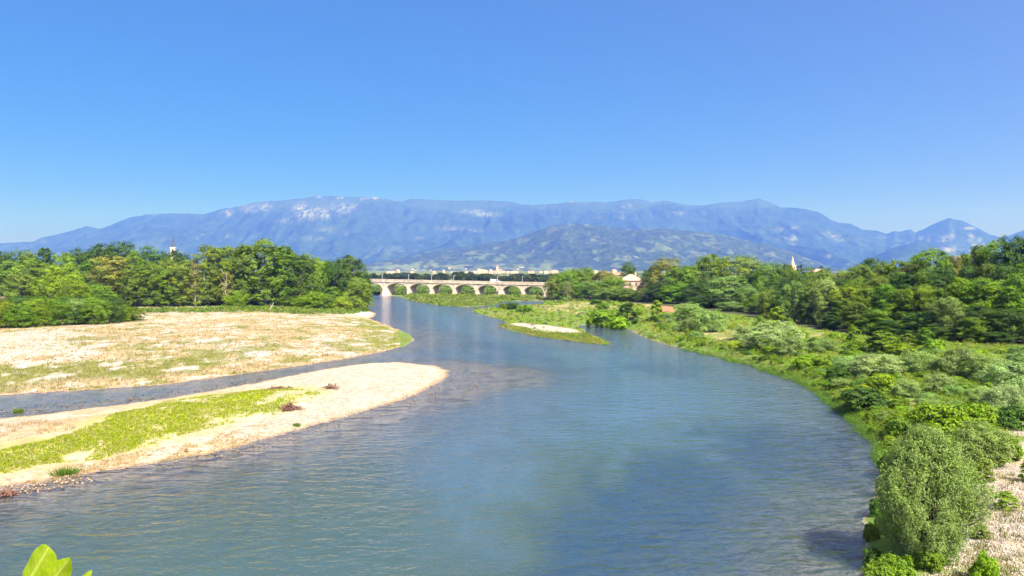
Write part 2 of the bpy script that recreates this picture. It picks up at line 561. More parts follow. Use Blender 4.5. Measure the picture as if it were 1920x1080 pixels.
def ground_colors(X, Y, F):
    land, so, sb, d_left, d_shoal = F
    n = len(X)
    big = fbm(X * .12, Y * .07, 4, 21); mid = fbm(X * .6, Y * .35, 4, 22); fine = fbm(X * 2.2, Y * 1.2, 3, 23)
    wob = (mid - .5) * 9 + (fine - .5) * 4
    c = np.zeros((n, 3)); stony = np.zeros(n)

    def put(mask, col, st):
        nonlocal c, stony
        mk = np.clip(mask, 0, 1)[:, None]
        c = c * (1 - mk) + np.array(col) * mk
        stony = stony * (1 - mk[:, 0]) + st * mk[:, 0]

    def inside(name, edge=2.0, w=1.0):
        return smooth(edge, -edge, sdf(X, Y, GRASS[name]) + wob * w * .35)

    gravel = (.42, .375, .30); straw = (.38, .29, .15); olive = (.17, .18, .045); green = (.085, .15, .02)
    turf = (.25, .305, .006); ochre = (.42, .30, .16); bed = (.40, .325, .27); dirt = (.33, .23, .15)
    # right bank and far plain: herbs
    put(np.ones(n), (.12, .20, .030), .0)
    put(smooth(.45, .7, mid), (.16, .20, .05), .0)
    put(smooth(.58, .75, big) * .8, (.20, .21, .06), .1)
    for k in ('dry_right', 'dry_bank1', 'dry_bank2', 'dry_bank3', 'dry_bank4', 'dry_bank5'):
        put(inside(k, 2.0, .6) * (.1 + .75 * smooth(.45, .62, mid)), (.40, .31, .16), .3)
    put(inside('red_field', .8, .1), (.40, .20, .10), .1)
    # far plain beyond the bridge: fields and gravel streaks
    far = smooth(385, 440, Y)
    put(far, (.13, .18, .05), 0)
    put(far * smooth(.5, .6, fbm(X * .012, Y * .03, 3, 31)), (.20, .22, .08), 0)
    put(far * smooth(.62, .7, fbm(X * .02, Y * .05, 3, 33)) * smooth(900, 600, Y), (.45, .40, .32), .3)
    put(smooth(900, 1300, Y) * smooth(.55, .62, fbm(X * .006, Y * .006, 3, 35)), (.05, .075, .03), 0)
    # left: dry meadow
    left = (X < x_at(720, np.maximum(Y, 1)) + 3) & (so > 0) & (Y < 262)
    lm = left.astype(float)
    put(lm, gravel, .8)
    put(lm * smooth(.32, .56, mid + (big - .5) * .6), straw, .15)
    put(lm * smooth(.55, .68, fbm(X * .3, Y * .22, 4, 41)) * .8, olive, .0)
    put(inside('meadow_pale', 3) * lm * smooth(.75, .45, fine), gravel, .8)
    put(inside('meadow_olive', 2) * lm * smooth(.25, .5, mid), (.19, .19, .055), .0)
    put(inside('meadow_pale2', 2) * lm * .9, (.46, .38, .27), .5)
    put((left & (Y > 238) & (X > x_at(260, 240))).astype(float) * .8 * smooth(.3, .5, mid), (.20, .27, .045), .0)
    put(inside('meadow_edge', 2, .5) * lm, (.20, .25, .03), .0)
    put(inside('spit', 1.0, .3), (.52, .47, .39), .8)
    tip = smooth(13, 0, seg_dist(X, Y, G([(690, 600), (735, 618), (768, 634), (740, 650)])))
    put(tip * lm * smooth(.3, .5, mid), (.18, .20, .03), 0)
    # lower bar: white gravel, green turf
    bar = (sb < 0).astype(float)
    put(bar, (.44, .39, .285), 1.0)
    put(bar * smooth(.6, .8, vnoise(X * .10 + Y * .05, Y * .55 - X * .12, 96)) * .45, (.36, .31, .23), .7)
    put(bar * smooth(.5, .62, fbm(X * .5, Y * .3, 4, 95)) * .6, (.37, .31, .22), .9)
    put(bar * smooth(x_at(470, Y) + 3, x_at(330, Y), X) * smooth(.38, .55, mid) * .8, straw, .2)
    tf = inside('turf', 3.0, 1.5) * bar
    put(tf * np.maximum(smooth(.50, .72, mid + .45 * fine), smooth(3.5, .5, seg_dist(X, Y, G([(-200, 878), (0, 868), (150, 838), (300, 802), (400, 775), (470, 752)]))) * .9), turf, 0)
    put(tf * smooth(.55, .42, mid) * .6, (.40, .35, .17), .3)
    put(tf * smooth(.62, .75, fine * .6 + mid * .4), (.36, .36, .12), .2)
    # right gravel
    for k in ('gravel_right', 'gravel_right2', 'gravel_isle'):
        put(inside(k, .8, .25), (.42, .36, .285), 1.0)
    put(inside('gravel_right', .8, .25) * smooth(.6, .72, mid), (.38, .32, .18), .3)
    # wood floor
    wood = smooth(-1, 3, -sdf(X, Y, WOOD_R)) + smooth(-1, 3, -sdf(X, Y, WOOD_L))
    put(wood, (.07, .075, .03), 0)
    # damp ochre rim and the bed
    rim = smooth(1.5, .3, land) * (land > -.2)
    put(rim * (bar + lm).clip(0, 1), ochre, .6)
    wet = smooth(.25, -.15, land)
    put(wet, bed, .8)
    put(smooth(-.25, .0, land) * smooth(.6, .15, land + (fine - .5) * .8) * (bar + lm).clip(0, 1) * .85, (.19, .135, .09), .8)
    put((land < 0) * smooth(-4, -12, land) * .6, (.28, .25, .18), .6)
    put((land < 0) * smooth(.52, .66, fbm(X * .8, Y * .3, 3, 97)) * .5, (.20, .16, .12), .8)
    return c * (.9 + .2 * fine)[:, None], stony


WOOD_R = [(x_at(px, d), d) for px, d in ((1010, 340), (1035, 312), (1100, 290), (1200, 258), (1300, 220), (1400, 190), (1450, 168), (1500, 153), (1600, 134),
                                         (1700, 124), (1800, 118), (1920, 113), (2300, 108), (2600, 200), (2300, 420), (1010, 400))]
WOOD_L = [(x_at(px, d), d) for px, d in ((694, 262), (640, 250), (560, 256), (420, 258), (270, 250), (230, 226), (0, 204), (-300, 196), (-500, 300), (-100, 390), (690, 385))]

us = np.concatenate([np.linspace(-2.6, -.86, 40)[:-1], np.linspace(-.86, .86, 620), np.linspace(.86, 2.6, 40)[1:]])
ys = np.concatenate([[3, 10, 18, 24], np.geomspace(28, 460, 430), np.geomspace(470, 22000, 80)])
gx, gy, gF = fan(us, ys)
gf = river_fields(gx, gy)
gzv = ground_z(gx, gy, gf)
M_EARTH = earth_mat()
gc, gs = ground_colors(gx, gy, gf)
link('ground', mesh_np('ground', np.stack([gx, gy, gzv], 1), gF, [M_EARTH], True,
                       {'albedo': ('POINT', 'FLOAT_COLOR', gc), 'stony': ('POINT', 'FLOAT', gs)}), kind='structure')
# water sheet where the bed lies under the surface
wet_f = (gzv[gF] < 0.03).any(1) & (gy[gF].max(1) < 520)
wF = gF[wet_f]
used, inv = np.unique(wF, return_inverse=True)
wX, wY = gx[used], gy[used]
wd = np.clip(-gzv[used], 0, 3)
dn = (fbm(wX * .09, wY * .05, 5, 51, .6) - .5) * 1.3 + (fbm(wX * .45, wY * .14, 3, 52) - .5) * .5
deep = smooth(8.5, 0, seg_dist(wX, wY, DEEP_BAND) + dn * 16) * .8
deep = np.maximum(deep, smooth(10, 0, seg_dist(wX, wY, DEEP_BAND2) + dn * 14) * .5)
deep = np.maximum(deep, smooth(4.5, 0, seg_dist(wX, wY, DEEP_SPOT) + dn * 7) * .45)
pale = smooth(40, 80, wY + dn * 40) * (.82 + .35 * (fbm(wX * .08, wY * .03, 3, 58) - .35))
calm = smooth(11, 5, seg_dist(wX, wY, CHANNEL_MID)) * (gf[2][used] > -2)
calm = np.maximum(calm, smooth(14, 6, seg_dist(wX, wY, G([(1100, 620), (1170, 632), (1230, 643)]))))
M_WATER = water_mat()
link('river_water', mesh_np('river_water', np.stack([wX, wY, np.zeros(len(used))], 1), inv.reshape(-1, 4), [M_WATER], True,
                            {'depth': ('POINT', 'FLOAT', wd), 'deep': ('POINT', 'FLOAT', deep), 'calm': ('POINT', 'FLOAT', calm), 'pale': ('POINT', 'FLOAT', np.clip(pale, 0, 1))}), kind='structure')

# ------------------------------------------------------------------ mountains
SKYLINE = [(-900, 500), (-500, 480), (-200, 466), (0, 456), (62, 453), (78, 446), (104, 440), (135, 433), (163, 424), (189, 429.5), (207, 423), (246, 407), (285, 401.5),
           (332, 399.6), (384, 401.7), (415, 392), (451, 386.7), (480, 379), (527, 376), (565, 372), (599, 367), (636, 367.5), (661, 370), (700, 369), (724, 372),
           (739, 378), (755, 378), (770, 373), (804, 374), (843, 376), (905, 376), (960, 377.6), (975, 383), (994, 384.6), (1046, 381.5), (1071, 377),
           (1105, 379), (1141, 379), (1167, 375), (1199, 373), (1222, 380), (1245, 376), (1261, 379), (1289, 385), (1323, 384.6), (1349, 380), (1388, 378),
           (1421, 372), (1440, 378), (1463, 389), (1494, 390), (1533, 397), (1557, 412.6), (1575, 418.6), (1593, 418.6), (1616, 431), (1642, 432), (1660, 438.5),
           (1676, 433), (1684, 435), (1706, 429.5), (1715, 436.5), (1738, 425.6), (1762, 414), (1777, 409), (1803, 414), (1829, 425.6), (1855, 440),
           (1876, 445), (1886, 444), (1907, 434.7), (1920, 431), (2100, 415), (2400, 440), (2900, 480)]
MAIN_DARK = [(-900, 520), (960, 379), (994, 388), (1027, 393), (1064, 393), (1082, 390.6), (1105, 398), (1141, 398), (1180, 397), (1219, 393), (1245, 377), (1261, 379),
             (1297, 390.6), (1336, 396), (1375, 393), (1402, 393), (1440, 392), (1500, 395)]
FOOTHILL = [(560, 520), (620, 508), (713, 490), (791, 474), (869, 463), (960, 450), (1012, 431), (1040, 422), (1067, 419), (1103, 420), (1154, 427), (1193, 430), (1232, 428.5),
            (1284, 432), (1349, 438.5), (1388, 447.6), (1440, 459), (1479, 470), (1518, 485), (1557, 501), (1585, 511), (1650, 525)]
SPUR_R = [(1560, 520), (1620, 488), (1680, 462), (1722, 452), (1760, 462), (1830, 478), (1920, 486), (2200, 470), (2600, 480)]


def interp(prof, px):
    xs = [p[0] for p in prof]; yy = [p[1] for p in prof]
    return np.interp(px, xs, yy)


class Range:
    """a mountain side climbing from depth y0 to its crest at depth y1, its crest seen at a traced skyline"""
    def __init__(s, prof, y0, y1, px0, px1, nx, ny, seed, cut, power, rough, tail=.3):
        s.prof, s.y0, s.y1, s.seed, s.cut, s.power, s.rough = prof, y0, y1, seed, cut, power, rough
        s.px = np.linspace(px0, px1, nx)
        s.ys = 2 * np.concatenate([np.linspace(y0, y1, ny), y1 + (y1 - y0) * np.array([.02, .06, .12, .2, tail])])

    def height(s, px, y):
        y = y / 2.0
        crest = s.y1 * (1 + .05 * (fbm(px * .004, px * 0 + 2.2, 3, s.seed + 9) - .5))
        py = interp(s.prof, px) + (fbm(px * .09, px * 0 + .3, 3, s.seed + 7) - .5) * 2.0
        v = -(py - 540.0) / FPX
        Hc = CAM_H / 2 + (v * CP + SP) / (CP - v * SP) * s.y1
        t = np.clip((y - s.y0) / (s.y1 - s.y0), 0, 1)
        back = np.clip((y - s.y1) / (s.y1 - s.y0), 0, 1)
        X = (px - 960) / FPX * y
        Hc = Hc
        wx = X + 500 * (fbm(X * .0009, y * .0009, 3, s.seed + 3) - .5)
        wy = y + 500 * (fbm(X * .0009, y * .0009, 3, s.seed + 4) - .5)
        rg = ridged(wx * .0011, wy * .00035, 4, s.seed)
        base = t ** s.power
        env = (4 * t * (1 - t)) ** .8
        h = np.maximum(Hc, 2) * (base - s.cut * env * (1 - rg)) + env * s.rough * (fbm(X * .012, y * .012, 4, s.seed + 5) - .5)
        h = 2 * (h * (1 - back) ** 1.5) - 6 * (1 - smooth(0, .05, t)) - 3 * (back > 0)
        return np.maximum(h, -2.0)

    def build(s, name, colorf):
        PX, Yg = np.meshgrid(s.px, s.ys)
        PXr, Yr = PX.ravel(), Yg.ravel()
        Z = s.height(PXr, Yr)
        X = (PXr - 960) / FPX * Yr
        nx, ny = len(s.px), len(s.ys)
        i = np.arange(ny - 1)[:, None] * nx + np.arange(nx - 1)[None, :]
        F = np.stack([i, i + 1, i + nx + 1, i + nx], -1).reshape(-1, 4)
        PYv = 540 - FPX * np.tan(np.arctan2(Z - CAM_H, Yr) - PITCH)
        c = colorf(PXr, PYv, X / 2, Yr / 2, Z)
        return link(name, mesh_np(name, np.stack([X, Yr, Z], 1), F, [M_MOUNT], True, {'albedo': ('POINT', 'FLOAT_COLOR', c)}), kind='structure')


M_MOUNT = mountain_mat()
ROCKS = [(575, 400, 22, 11, .62), (600, 396, 20, 9, .5), (565, 390, 14, 8, .6), (640, 392, 22, 9, .55), (660, 388, 12, 6, .45), (610, 402, 20, 7, .4), (495, 389, 16, 7, .5), (428, 399, 9, 6, .6), (470, 391, 18, 7, .45),
         (535, 414, 12, 6, .3), (615, 430, 18, 5, .2), (645, 437, 14, 5, .16), (590, 448, 22, 5, .2), (910, 402, 20, 4, .5), (890, 397, 24, 5, .25), (845, 428, 24, 4, .3), (885, 432, 22, 4, .3), (785, 446, 8, 3, .25),
         (1175, 386, 8, 4, .4), (1166, 407, 3, 5, .45), (1122, 408, 6, 3, .3), (1275, 400, 10, 3, .35), (1262, 398, 10, 2, .3), (1462, 429, 9, 4, .45), (1488, 428, 6, 4, .55), (1487, 449, 7, 7, .6), (1465, 448, 10, 4, .4),
         (1565, 443, 12, 4, .45), (1550, 437, 8, 3, .35), (1575, 449, 12, 4, .35), (1552, 480, 6, 3, .6), (1600, 448, 14, 2, .25), (1590, 497, 5, 4, .3), (1700, 456, 3, 1.5, .4), (1725, 445, 6, 6, .3), (1740, 448, 4, 8, .4), (1775, 445, 14, 6, .35), (1785, 440, 6, 8, .4), (1780, 467, 16, 5, .75),
         (1765, 451, 10, 3, .5), (1817, 428, 11, 2.5, .65), (1820, 446, 6, 7, .55), (1836, 450, 4, 4, .6), (1826, 459, 5, 5, .6), (1842, 460, 4, 4, .6), (1800, 470, 9, 4, .4), (1822, 470, 9, 4, .5), (1650, 447, 10, 3, .25), (640, 372, 6, 2.5, .6), (598, 369, 5, 2, .4), (705, 371, 14, 2.5, .55), (680, 373, 5, 2, .4), (1071, 378, 12, 2, .4), (1092, 380, 10, 2, .3),
         (83, 453, 8, 3, .25), (348, 402, 4, 3, .3), (293, 402, 5, 2, .3), (210, 438, 5, 2, .2), (372, 447, 3, 3, .3), (380, 441, 4, 2, .3), (425, 443, 6, 3, .2), (1415, 420, 4, 4, .15), (1425, 434, 6, 4, .2)]


def color_main(px, py, X, y, Z):
    n = len(px)
    f1 = fbm(X * .004, y * .0014, 4, 71); f2 = fbm(X * .016, y * .006, 4, 72); f3 = ridged(X * .028, y * .005, 4, 73)
    c = np.tile(np.array([.030, .058, .022]), (n, 1)) * (.5 + .75 * f2 + .4 * vnoise(X * .07, y * .02, 76))[:, None]
    # open grass high up
    line = interp([(-900, 440), (300, 402), (420, 400), (480, 392), (560, 388), (660, 384), (740, 380), (760, 385), (800, 393), (850, 394), (905, 390), (970, 385), (1000, 392), (1090, 397), (1180, 397), (1230, 385), (1260, 381), (1290, 389), (1390, 393), (1440, 388), (1480, 380), (1600, 400), (2900, 400)], px)
    g = smooth(3, -3, py - line + (f2 - .5) * 14) * smooth(430, 520, px)
    tongue = np.exp(-((px - 880) / 55) ** 2 - ((py - (392 + (px - 840) * .10)) / 6) ** 2)
    g = np.clip(np.maximum(g * .9, tongue * 1.3), 0, 1)
    c = c * (1 - g[:, None]) + np.array([.046, .082, .036]) * g[:, None]
    pal = smooth(.56, .68, f1 * .6 + f2 * .4) * smooth(430, 500, py) * .5
    c = c * (1 - pal[:, None]) + np.array([.10, .14, .06]) * pal[:, None]
    rk = np.zeros(n)
    for (a, b, sx, sy, k) in ROCKS:
        rk = np.maximum(rk, .50 * k * np.exp(-((px - a) / sx) ** 2 - ((py - b) / sy) ** 2) * smooth(.47, .60, f3 * .38 + vnoise(X * .09, y * .022, 75) * .34 + vnoise(X * .21, y * .05, 78) * .28))
    rk = np.clip(rk, 0, 1)
    return c * (1 - rk[:, None]) + np.array([.60, .60, .57]) * rk[:, None]


def color_foot(px, py, X, y, Z):
    n = len(px)
    f2 = fbm(X * .02, y * .01, 4, 82); f3 = fbm(X * .07, y * .03, 3, 83); f1 = fbm(X * .005, y * .003, 3, 84)
    c = np.tile(np.array([.040, .066, .026]), (n, 1)) * (.62 + .8 * f3)[:, None]
    pal = smooth(.55, .72, f2 * .7 + f3 * .3)
    c = c * (1 - .5 * pal[:, None]) + np.array([.14, .18, .08]) * .5 * pal[:, None]
    low = smooth(486, 506, py + (f1 - .5) * 26) * smooth(.42, .6, f2) * smooth(1130, 1040, px)
    c = c * (1 - .8 * low[:, None]) + np.array([.14, .18, .09]) * .8 * low[:, None]
    rk = np.zeros(n)
    for (a, b, sx, sy, k) in [(1190, 481, 16, 3, .4), (1300, 472, 6, 4, .35), (1255, 453, 6, 3, .2), (1155, 486, 5, 2, .3), (1012, 423, 8, 1.5, .3), (1345, 470, 8, 6, .2), (1120, 506, 8, 2, .3)]:
        rk = np.maximum(rk, .7 * k * np.exp(-((px - a) / sx) ** 2 - ((py - b) / sy) ** 2) * smooth(.4, .6, f3))
    rk = np.clip(rk, 0, .8)
    return c * (1 - rk[:, None]) + np.array([.5, .5, .42]) * rk[:, None]


main_range = Range(SKYLINE, 4600, 8200, -420, 2350, 1750, 190, 101, .55, 1.12, 34)
main_range.build('mountain_range', color_main)
foot_range = Range(FOOTHILL, 3000, 4500, 560, 1650, 620, 150, 131, .42, 1.0, 42)
foot_range.build('foothill', color_foot)
spur_range = Range(SPUR_R, 4300, 5200, 1560, 2600, 300, 90, 151, .4, 1.0, 28)
spur_range.build('hill', color_main)

# ------------------------------------------------------------------ haze
hb = MB()
hb.box(-58500, 58500, -80, 22400, -4.0, 1750)
hm = NT('haze_air')
pv = hm.n('VolumePrincipled')
pv.inputs['Color'].default_value = HAZE_COLOR + (1,)
pv.inputs['Absorption Color'].default_value = (1, 1, 1, 1)
pv.inputs['Density'].default_value = HAZE_DENSITY
pv.inputs['Anisotropy'].default_value = 0.0
hm.l(pv.outputs[0], hm.out.inputs['Volume'])
hb.build('haze', hm.mat, kind='stuff')

# ------------------------------------------------------------------ foliage
rng = np.random.default_rng(7)


def unit(v):
    return v / np.maximum(np.linalg.norm(v, axis=-1, keepdims=True), 1e-9)


def leaves(P, N, L, W, rs, along=None):
    """one rhombic leaf per point, its face normal near N"""
    n = len(P)
    N = unit(N)
    t = rs.normal(size=(n, 3)) if along is None else along + rs.normal(size=(n, 3)) * .35
    t = unit(t - N * (t * N).sum(1, keepdims=True))
    b = np.cross(N, t)
    L = L[:, None]; W = W[:, None]
    fold = N * W * .25
    V = np.stack([P - t * L * .5, P + b * W * .5 + fold, P + t * L * .5, P - b * W * .5 + fold], 1).reshape(-1, 3)
    F = np.arange(4 * n).reshape(-1, 4)
    return V, F


def crown_mesh(name, mat, seed, H=18, W=11, base=.16, nlobes=20, ntw=18, nleaf=26, leaf=.42, aspect=.62, top=.75, lump=.23, up=.45, widest=.5):
    rs = np.random.default_rng(seed)
    t = base + (1 - base) * (np.arange(nlobes) + rs.random(nlobes)) / nlobes
    tt = (t - base) / (1 - base)
    prof = np.where(tt < widest, (tt / widest) ** .55 * .4 + .6, 1 - (1 - top * .0) * ((tt - widest) / (1 - widest)) ** 2.0 * top)
    ang = np.arange(nlobes) * 2.39996 + rs.random(nlobes) * 1.2
    rad = W / 2 * prof * np.sqrt(.12 + .88 * rs.random(nlobes)) * .78
    C = np.stack([np.cos(ang) * rad, np.sin(ang) * rad, t * H * .93], 1)
    C[-1, :2] *= .2
    rl = W * (lump * (.7 + .6 * rs.random(nlobes)))
    P = []; N = []; V = []
    for i in range(nlobes):
        out = C[i] * np.array([1, 1, 0]); out = out / (np.linalg.norm(out) + 1e-6)
        d = rs.normal(size=(ntw, 3)) + out * .8 + np.array([0, 0, up])
        d = unit(d)
        q = C[i] + d * rl[i] * (.55 + .5 * rs.random((ntw, 1))) * np.array([1, 1, .9])
        lv = rs.random()
        for k in range(ntw):
            m = nleaf
            off = rs.normal(size=(m, 3)) * rl[i] * .165
            off[:, 2] *= .7
            P.append(q[k] + off)
            N.append(d[k] * 1.0 + np.array([0, 0, .5]) + rs.normal(size=(m, 3)) * .45)
            V.append(np.clip(.35 * lv + .25 * rs.random() + .4 * rs.random(m), 0, 1))
    P = np.concatenate(P); N = np.concatenate(N); V = np.concatenate(V)
    P[:, 2] = np.maximum(P[:, 2], .1)
    n = len(P)
    L = leaf * (.7 + .6 * rs.random(n)); Wd = L * aspect * (.8 + .4 * rs.random(n))
    VV, F = leaves(P, N, L, Wd, rs)
    me = mesh_np(name, VV, F, [mat], False, {'var': ('FACE', 'FLOAT', V)})
    return me, C, rl


def trunk_mesh(name, mat, C, H, seed, r0=.28, nl=7, bare=0):
    rs = np.random.default_rng(seed + 500)
    mb = MB()
    pts = [(0, 0, -.6)]
    for k in range(1, 7):
        pts.append((rs.normal() * .2 * k / 4, rs.normal() * .2 * k / 4, H * .86 * k / 6))
    mb.tube(pts, [r0 * (1.25 if k == 0 else 1 - .86 * k / 6) for k in range(7)], 6)
    idx = np.argsort(C[:, 2])[::max(1, len(C) // nl)]
    for i in idx:
        c = C[i]
        zb = max(H * .12, c[2] - np.hypot(c[0], c[1]) * .9 - H * .06)
        f = zb / (H * .86) * 6
        k = int(min(5, f)); a = np.array(pts[k]) + (np.array(pts[k + 1]) - np.array(pts[k])) * (f - k)
        midp = a * .45 + c * .55 + np.array([0, 0, -.04 * H]) + rs.normal(size=3) * .2
        mb.tube([tuple(a), tuple(midp), tuple(c)], [r0 * .42, r0 * .27, r0 * .1], 5)
    for _ in range(bare):
        zb = H * (.35 + .5 * rs.random()); an = rs.random() * 6.3; ln = H * .13
        mb.tube([(0, 0, zb), (math.cos(an) * ln * .5, math.sin(an) * ln * .5, zb + ln * .5), (math.cos(an) * ln, math.sin(an) * ln, zb + ln * 1.3)], [r0 * .4, r0 * .25, r0 * .06], 5)
    return mb.mesh(name, mat, True)


KIND = {}


def make_kind(key, n, H, W, mat=M_LEAF, bark=M_BARK, bare=0, r0=.28, tk='trunk', **kw):
    out = []
    for i in range(n):
        seed = abs(hash_str(key)) % 10000 + i * 31
        me, C, rl = crown_mesh(key + '_crown', mat, seed, H=H, W=W, **kw)
        tm = trunk_mesh(key + '_trunk', bark, C, H, seed, r0=r0, bare=bare)
        out.append((me, tm))
    KIND[key] = (out, H, W)


def hash_str(s):
    h = 5381
    for ch in s: h = (h * 33 + ord(ch)) & 0x7fffffff
    return h


# tree kinds (built at natural size, then scaled a little per tree)
make_kind('poplar', 4, 20, 10, nlobes=36, ntw=15, nleaf=20, leaf=.44, lump=.18, base=.08, up=.6, top=.62)
make_kind('round', 4, 14, 12, nlobes=36, ntw=16, nleaf=22, leaf=.42, lump=.19, base=.06, up=.5, top=.8)
make_kind('silver', 3, 13, 10, mat=M_WILLOW, nlobes=34, ntw=16, nleaf=24, leaf=.46, aspect=.38, lump=.17, base=.05, up=.7, top=.7)
make_kind('sparse', 2, 18, 8, bark=M_PALEBARK, bare=14, nlobes=17, ntw=9, nleaf=9, leaf=.44, lump=.17, base=.2)
make_kind('near_tree', 4, 16, 9, nlobes=38, ntw=18, nleaf=27, leaf=.34, lump=.185, base=.08, up=.6, top=.66)
make_kind('conical', 2, 12, 6, nlobes=22, ntw=16, nleaf=18, leaf=.40, lump=.2, base=.03, up=.5, widest=.2, top=.95)
make_kind('cypress', 1, 12, 2.6, nlobes=16, ntw=12, nleaf=10, leaf=.4, lump=.26, base=.03, up=1.0, widest=.35, top=.8)
make_kind('willow_bush', 4, 3.2, 4.4, mat=M_WILLOW, r0=.07, nlobes=26, ntw=18, nleaf=22, leaf=.24, aspect=.26, lump=.19, base=.08, up=.9, top=.55, widest=.35)
make_kind('bramble', 4, 1.9, 3.8, r0=.05, nlobes=24, ntw=16, nleaf=20, leaf=.19, aspect=.7, lump=.17, base=.08, up=.6, top=.45, widest=.3)
make_kind('sapling', 3, 4.5, 2.2, r0=.06, nlobes=16, ntw=14, nleaf=16, leaf=.22, lump=.24, base=.08, up=.7, top=.75, widest=.3)

TINT = dict(olive=(.155, .245, .026), green=(.138, .250, .014), bright=(.190, .315, .010), dark=(.066, .140, .017), silver=(.205, .305, .085), greysilver=(.255, .345, .140),
            brown=(.215, .235, .045), yellow=(.29, .40, .026), midwillow=(.190, .285, .062))

ORD = ['zeroth', 'first', 'second', 'third', 'fourth', 'fifth', 'sixth', 'seventh', 'eighth', 'ninth', 'tenth', 'eleventh', 'twelfth', 'thirteenth',
       'fourteenth', 'fifteenth', 'sixteenth', 'seventeenth', 'eighteenth', 'nineteenth', 'twentieth', 'twenty-first', 'twenty-second', 'twenty-third', 'twenty-fourth', 'twenty-fifth']
PLANTS = []          # (px, root, description, phrase)
_count = {}


def plant(kind, tint, x, y, width, height, px, desc, phrase, group, cat='tree', name=None, yaw=None, jit=.16, variant=None):
    vs, H, W = KIND[kind]
    i = _count.get(kind, 0); _count[kind] = i + 1
    cme, tme = vs[(variant if variant is not None else i) % len(vs)]
    z = gz(x, y)
    root = empty(name or ('poplar_tree' if kind == 'poplar' else 'tree'), (x, y, max(z, 0) - .05), rng.random() * 6.28 if yaw is None else yaw)
    root.scale = (width / W, width / W, height / H)
    root['category'] = cat; root['group'] = group
    cr = link('crown' if cat == 'tree' else 'foliage', cme, root)
    c = np.array(TINT[tint]) * (1.12 if cat == 'shrub' else 1.0) * (1 + (rng.random() - .5) * 2 * jit) * (1 + (rng.random(3) - .5) * jit)
    cr.color = (*c, 1)
    link('trunk' if cat == 'tree' else 'stem', tme, root)
    PLANTS.append((px, root, desc, phrase, height))
    return root


def name_plants():
    groups = {}
    for p in PLANTS:
        groups.setdefault((p[3], p[2]), []).append(p)
    for (phrase, desc), lst in groups.items():
        lst.sort(key=lambda p: p[0])
        n = len(lst)
        for i, p in enumerate(lst):
            if n == 1: lab = f'{desc} {phrase}'
            elif i == 0: lab = f'leftmost {desc} {phrase}'
            elif i == n - 1: lab = f'rightmost {desc} {phrase}'
            elif i < (n + 1) // 2: lab = f'{desc}, {ORD[i + 1]} from left of {n} {phrase}'
            else: lab = f'{desc}, {ORD[n - i]} from right of {n} {phrase}'
            p[1]['label'] = lab


TREE_DESC = {('poplar', 'olive'): 'tall olive poplar', ('poplar', 'green'): 'tall green poplar', ('poplar', 'dark'): 'tall dark poplar', ('round', 'dark'): 'dark round tree',
             ('round', 'bright'): 'bright green round tree', ('round', 'green'): 'green round tree', ('round', 'brown'): 'brownish round tree', ('poplar', 'brown'): 'brownish poplar', ('sparse', 'brown'): 'thin brownish tree with bare branches', ('sparse', 'olive'): 'thin olive tree with bare branches',
             ('round', 'olive'): 'olive round tree', ('round', 'yellow'): 'yellow-green round tree', ('silver', 'silver'): 'silvery willow tree', ('silver', 'midwillow'): 'grey-green willow tree', ('near_tree', 'green'): 'leafy green tree',
             ('near_tree', 'bright'): 'bright leafy tree', ('near_tree', 'olive'): 'olive leafy tree', ('near_tree', 'dark'): 'dark leafy tree', ('near_tree', 'brown'): 'brownish leafy tree', ('conical', 'dark'): 'dark conical tree',
             ('conical', 'green'): 'green conical tree', ('sapling', 'bright'): 'bright green sapling', ('sapling', 'green'): 'green sapling', ('cypress', 'dark'): 'slim dark cypress', ('conical', 'bright'): 'bright conical tree', ('silver', 'olive'): 'olive willow tree'}


def tree_px(kind, tint, px, top, wpx, d, phrase, group):
    x = x_at(px, d, 560)
    z0 = max(gz(x, d), 0)
    h = z_at(top, d) - z0
    h *= 1.02
    return plant(kind, tint, x, d, wpx * d / FPX * (1.08 if tint == 'bright' and px < 700 else 1.34 if kind not in ('sparse', 'cypress', 'conical') else 1.1), max(h, 1.5), px, TREE_DESC[(kind, tint)], phrase, group, 'tree', name=('willow_tree' if kind == 'silver' else 'sapling' if kind == 'sapling' else 'cypress_tree' if kind == 'cypress' else 'poplar_tree' if kind == 'poplar' else 'tree'))


LG = 'trees of the left bank wood'
# skyline of the left wood
for a in [('round', 'dark', 8, 476, 60, 330), ('round', 'green', 48, 474, 58, 335), ('conical', 'dark', 84, 463, 34, 320), ('round', 'green', 120, 477, 55, 325), ('round', 'dark', 150, 474, 50, 340),
          ('round', 'dark', 196, 462, 75, 330), ('round', 'dark', 228, 459, 55, 325), ('round', 'olive', 250, 474, 36, 320), ('round', 'dark', 285, 470, 62, 345), ('round', 'dark', 330, 474, 62, 335), ('round', 'green', -40, 472, 70, 320)]:
    tree_px(*a, 'on skyline of left wood', LG)
for a in [('poplar', 'olive', 22, 488, 56, 272), ('poplar', 'green', 62, 487, 50, 290), ('poplar', 'olive', 175, 484, 52, 290), ('poplar', 'green', 272, 488, 52, 285), ('round', 'olive', 320, 490, 52, 285), ('poplar', 'olive', 352, 486, 44, 285), ('poplar', 'green', 410, 466, 50, 280),
          ('poplar', 'olive', 450, 465, 50, 285), ('poplar', 'green', 520, 462, 54, 280), ('poplar', 'green', 552, 476, 46, 285), ('round', 'green', 582, 484, 46, 285), ('round', 'dark', 612, 492, 46, 290), ('round', 'dark', 635, 492, 46, 285)]:
    tree_px(*a, 'in second row of left wood', LG)
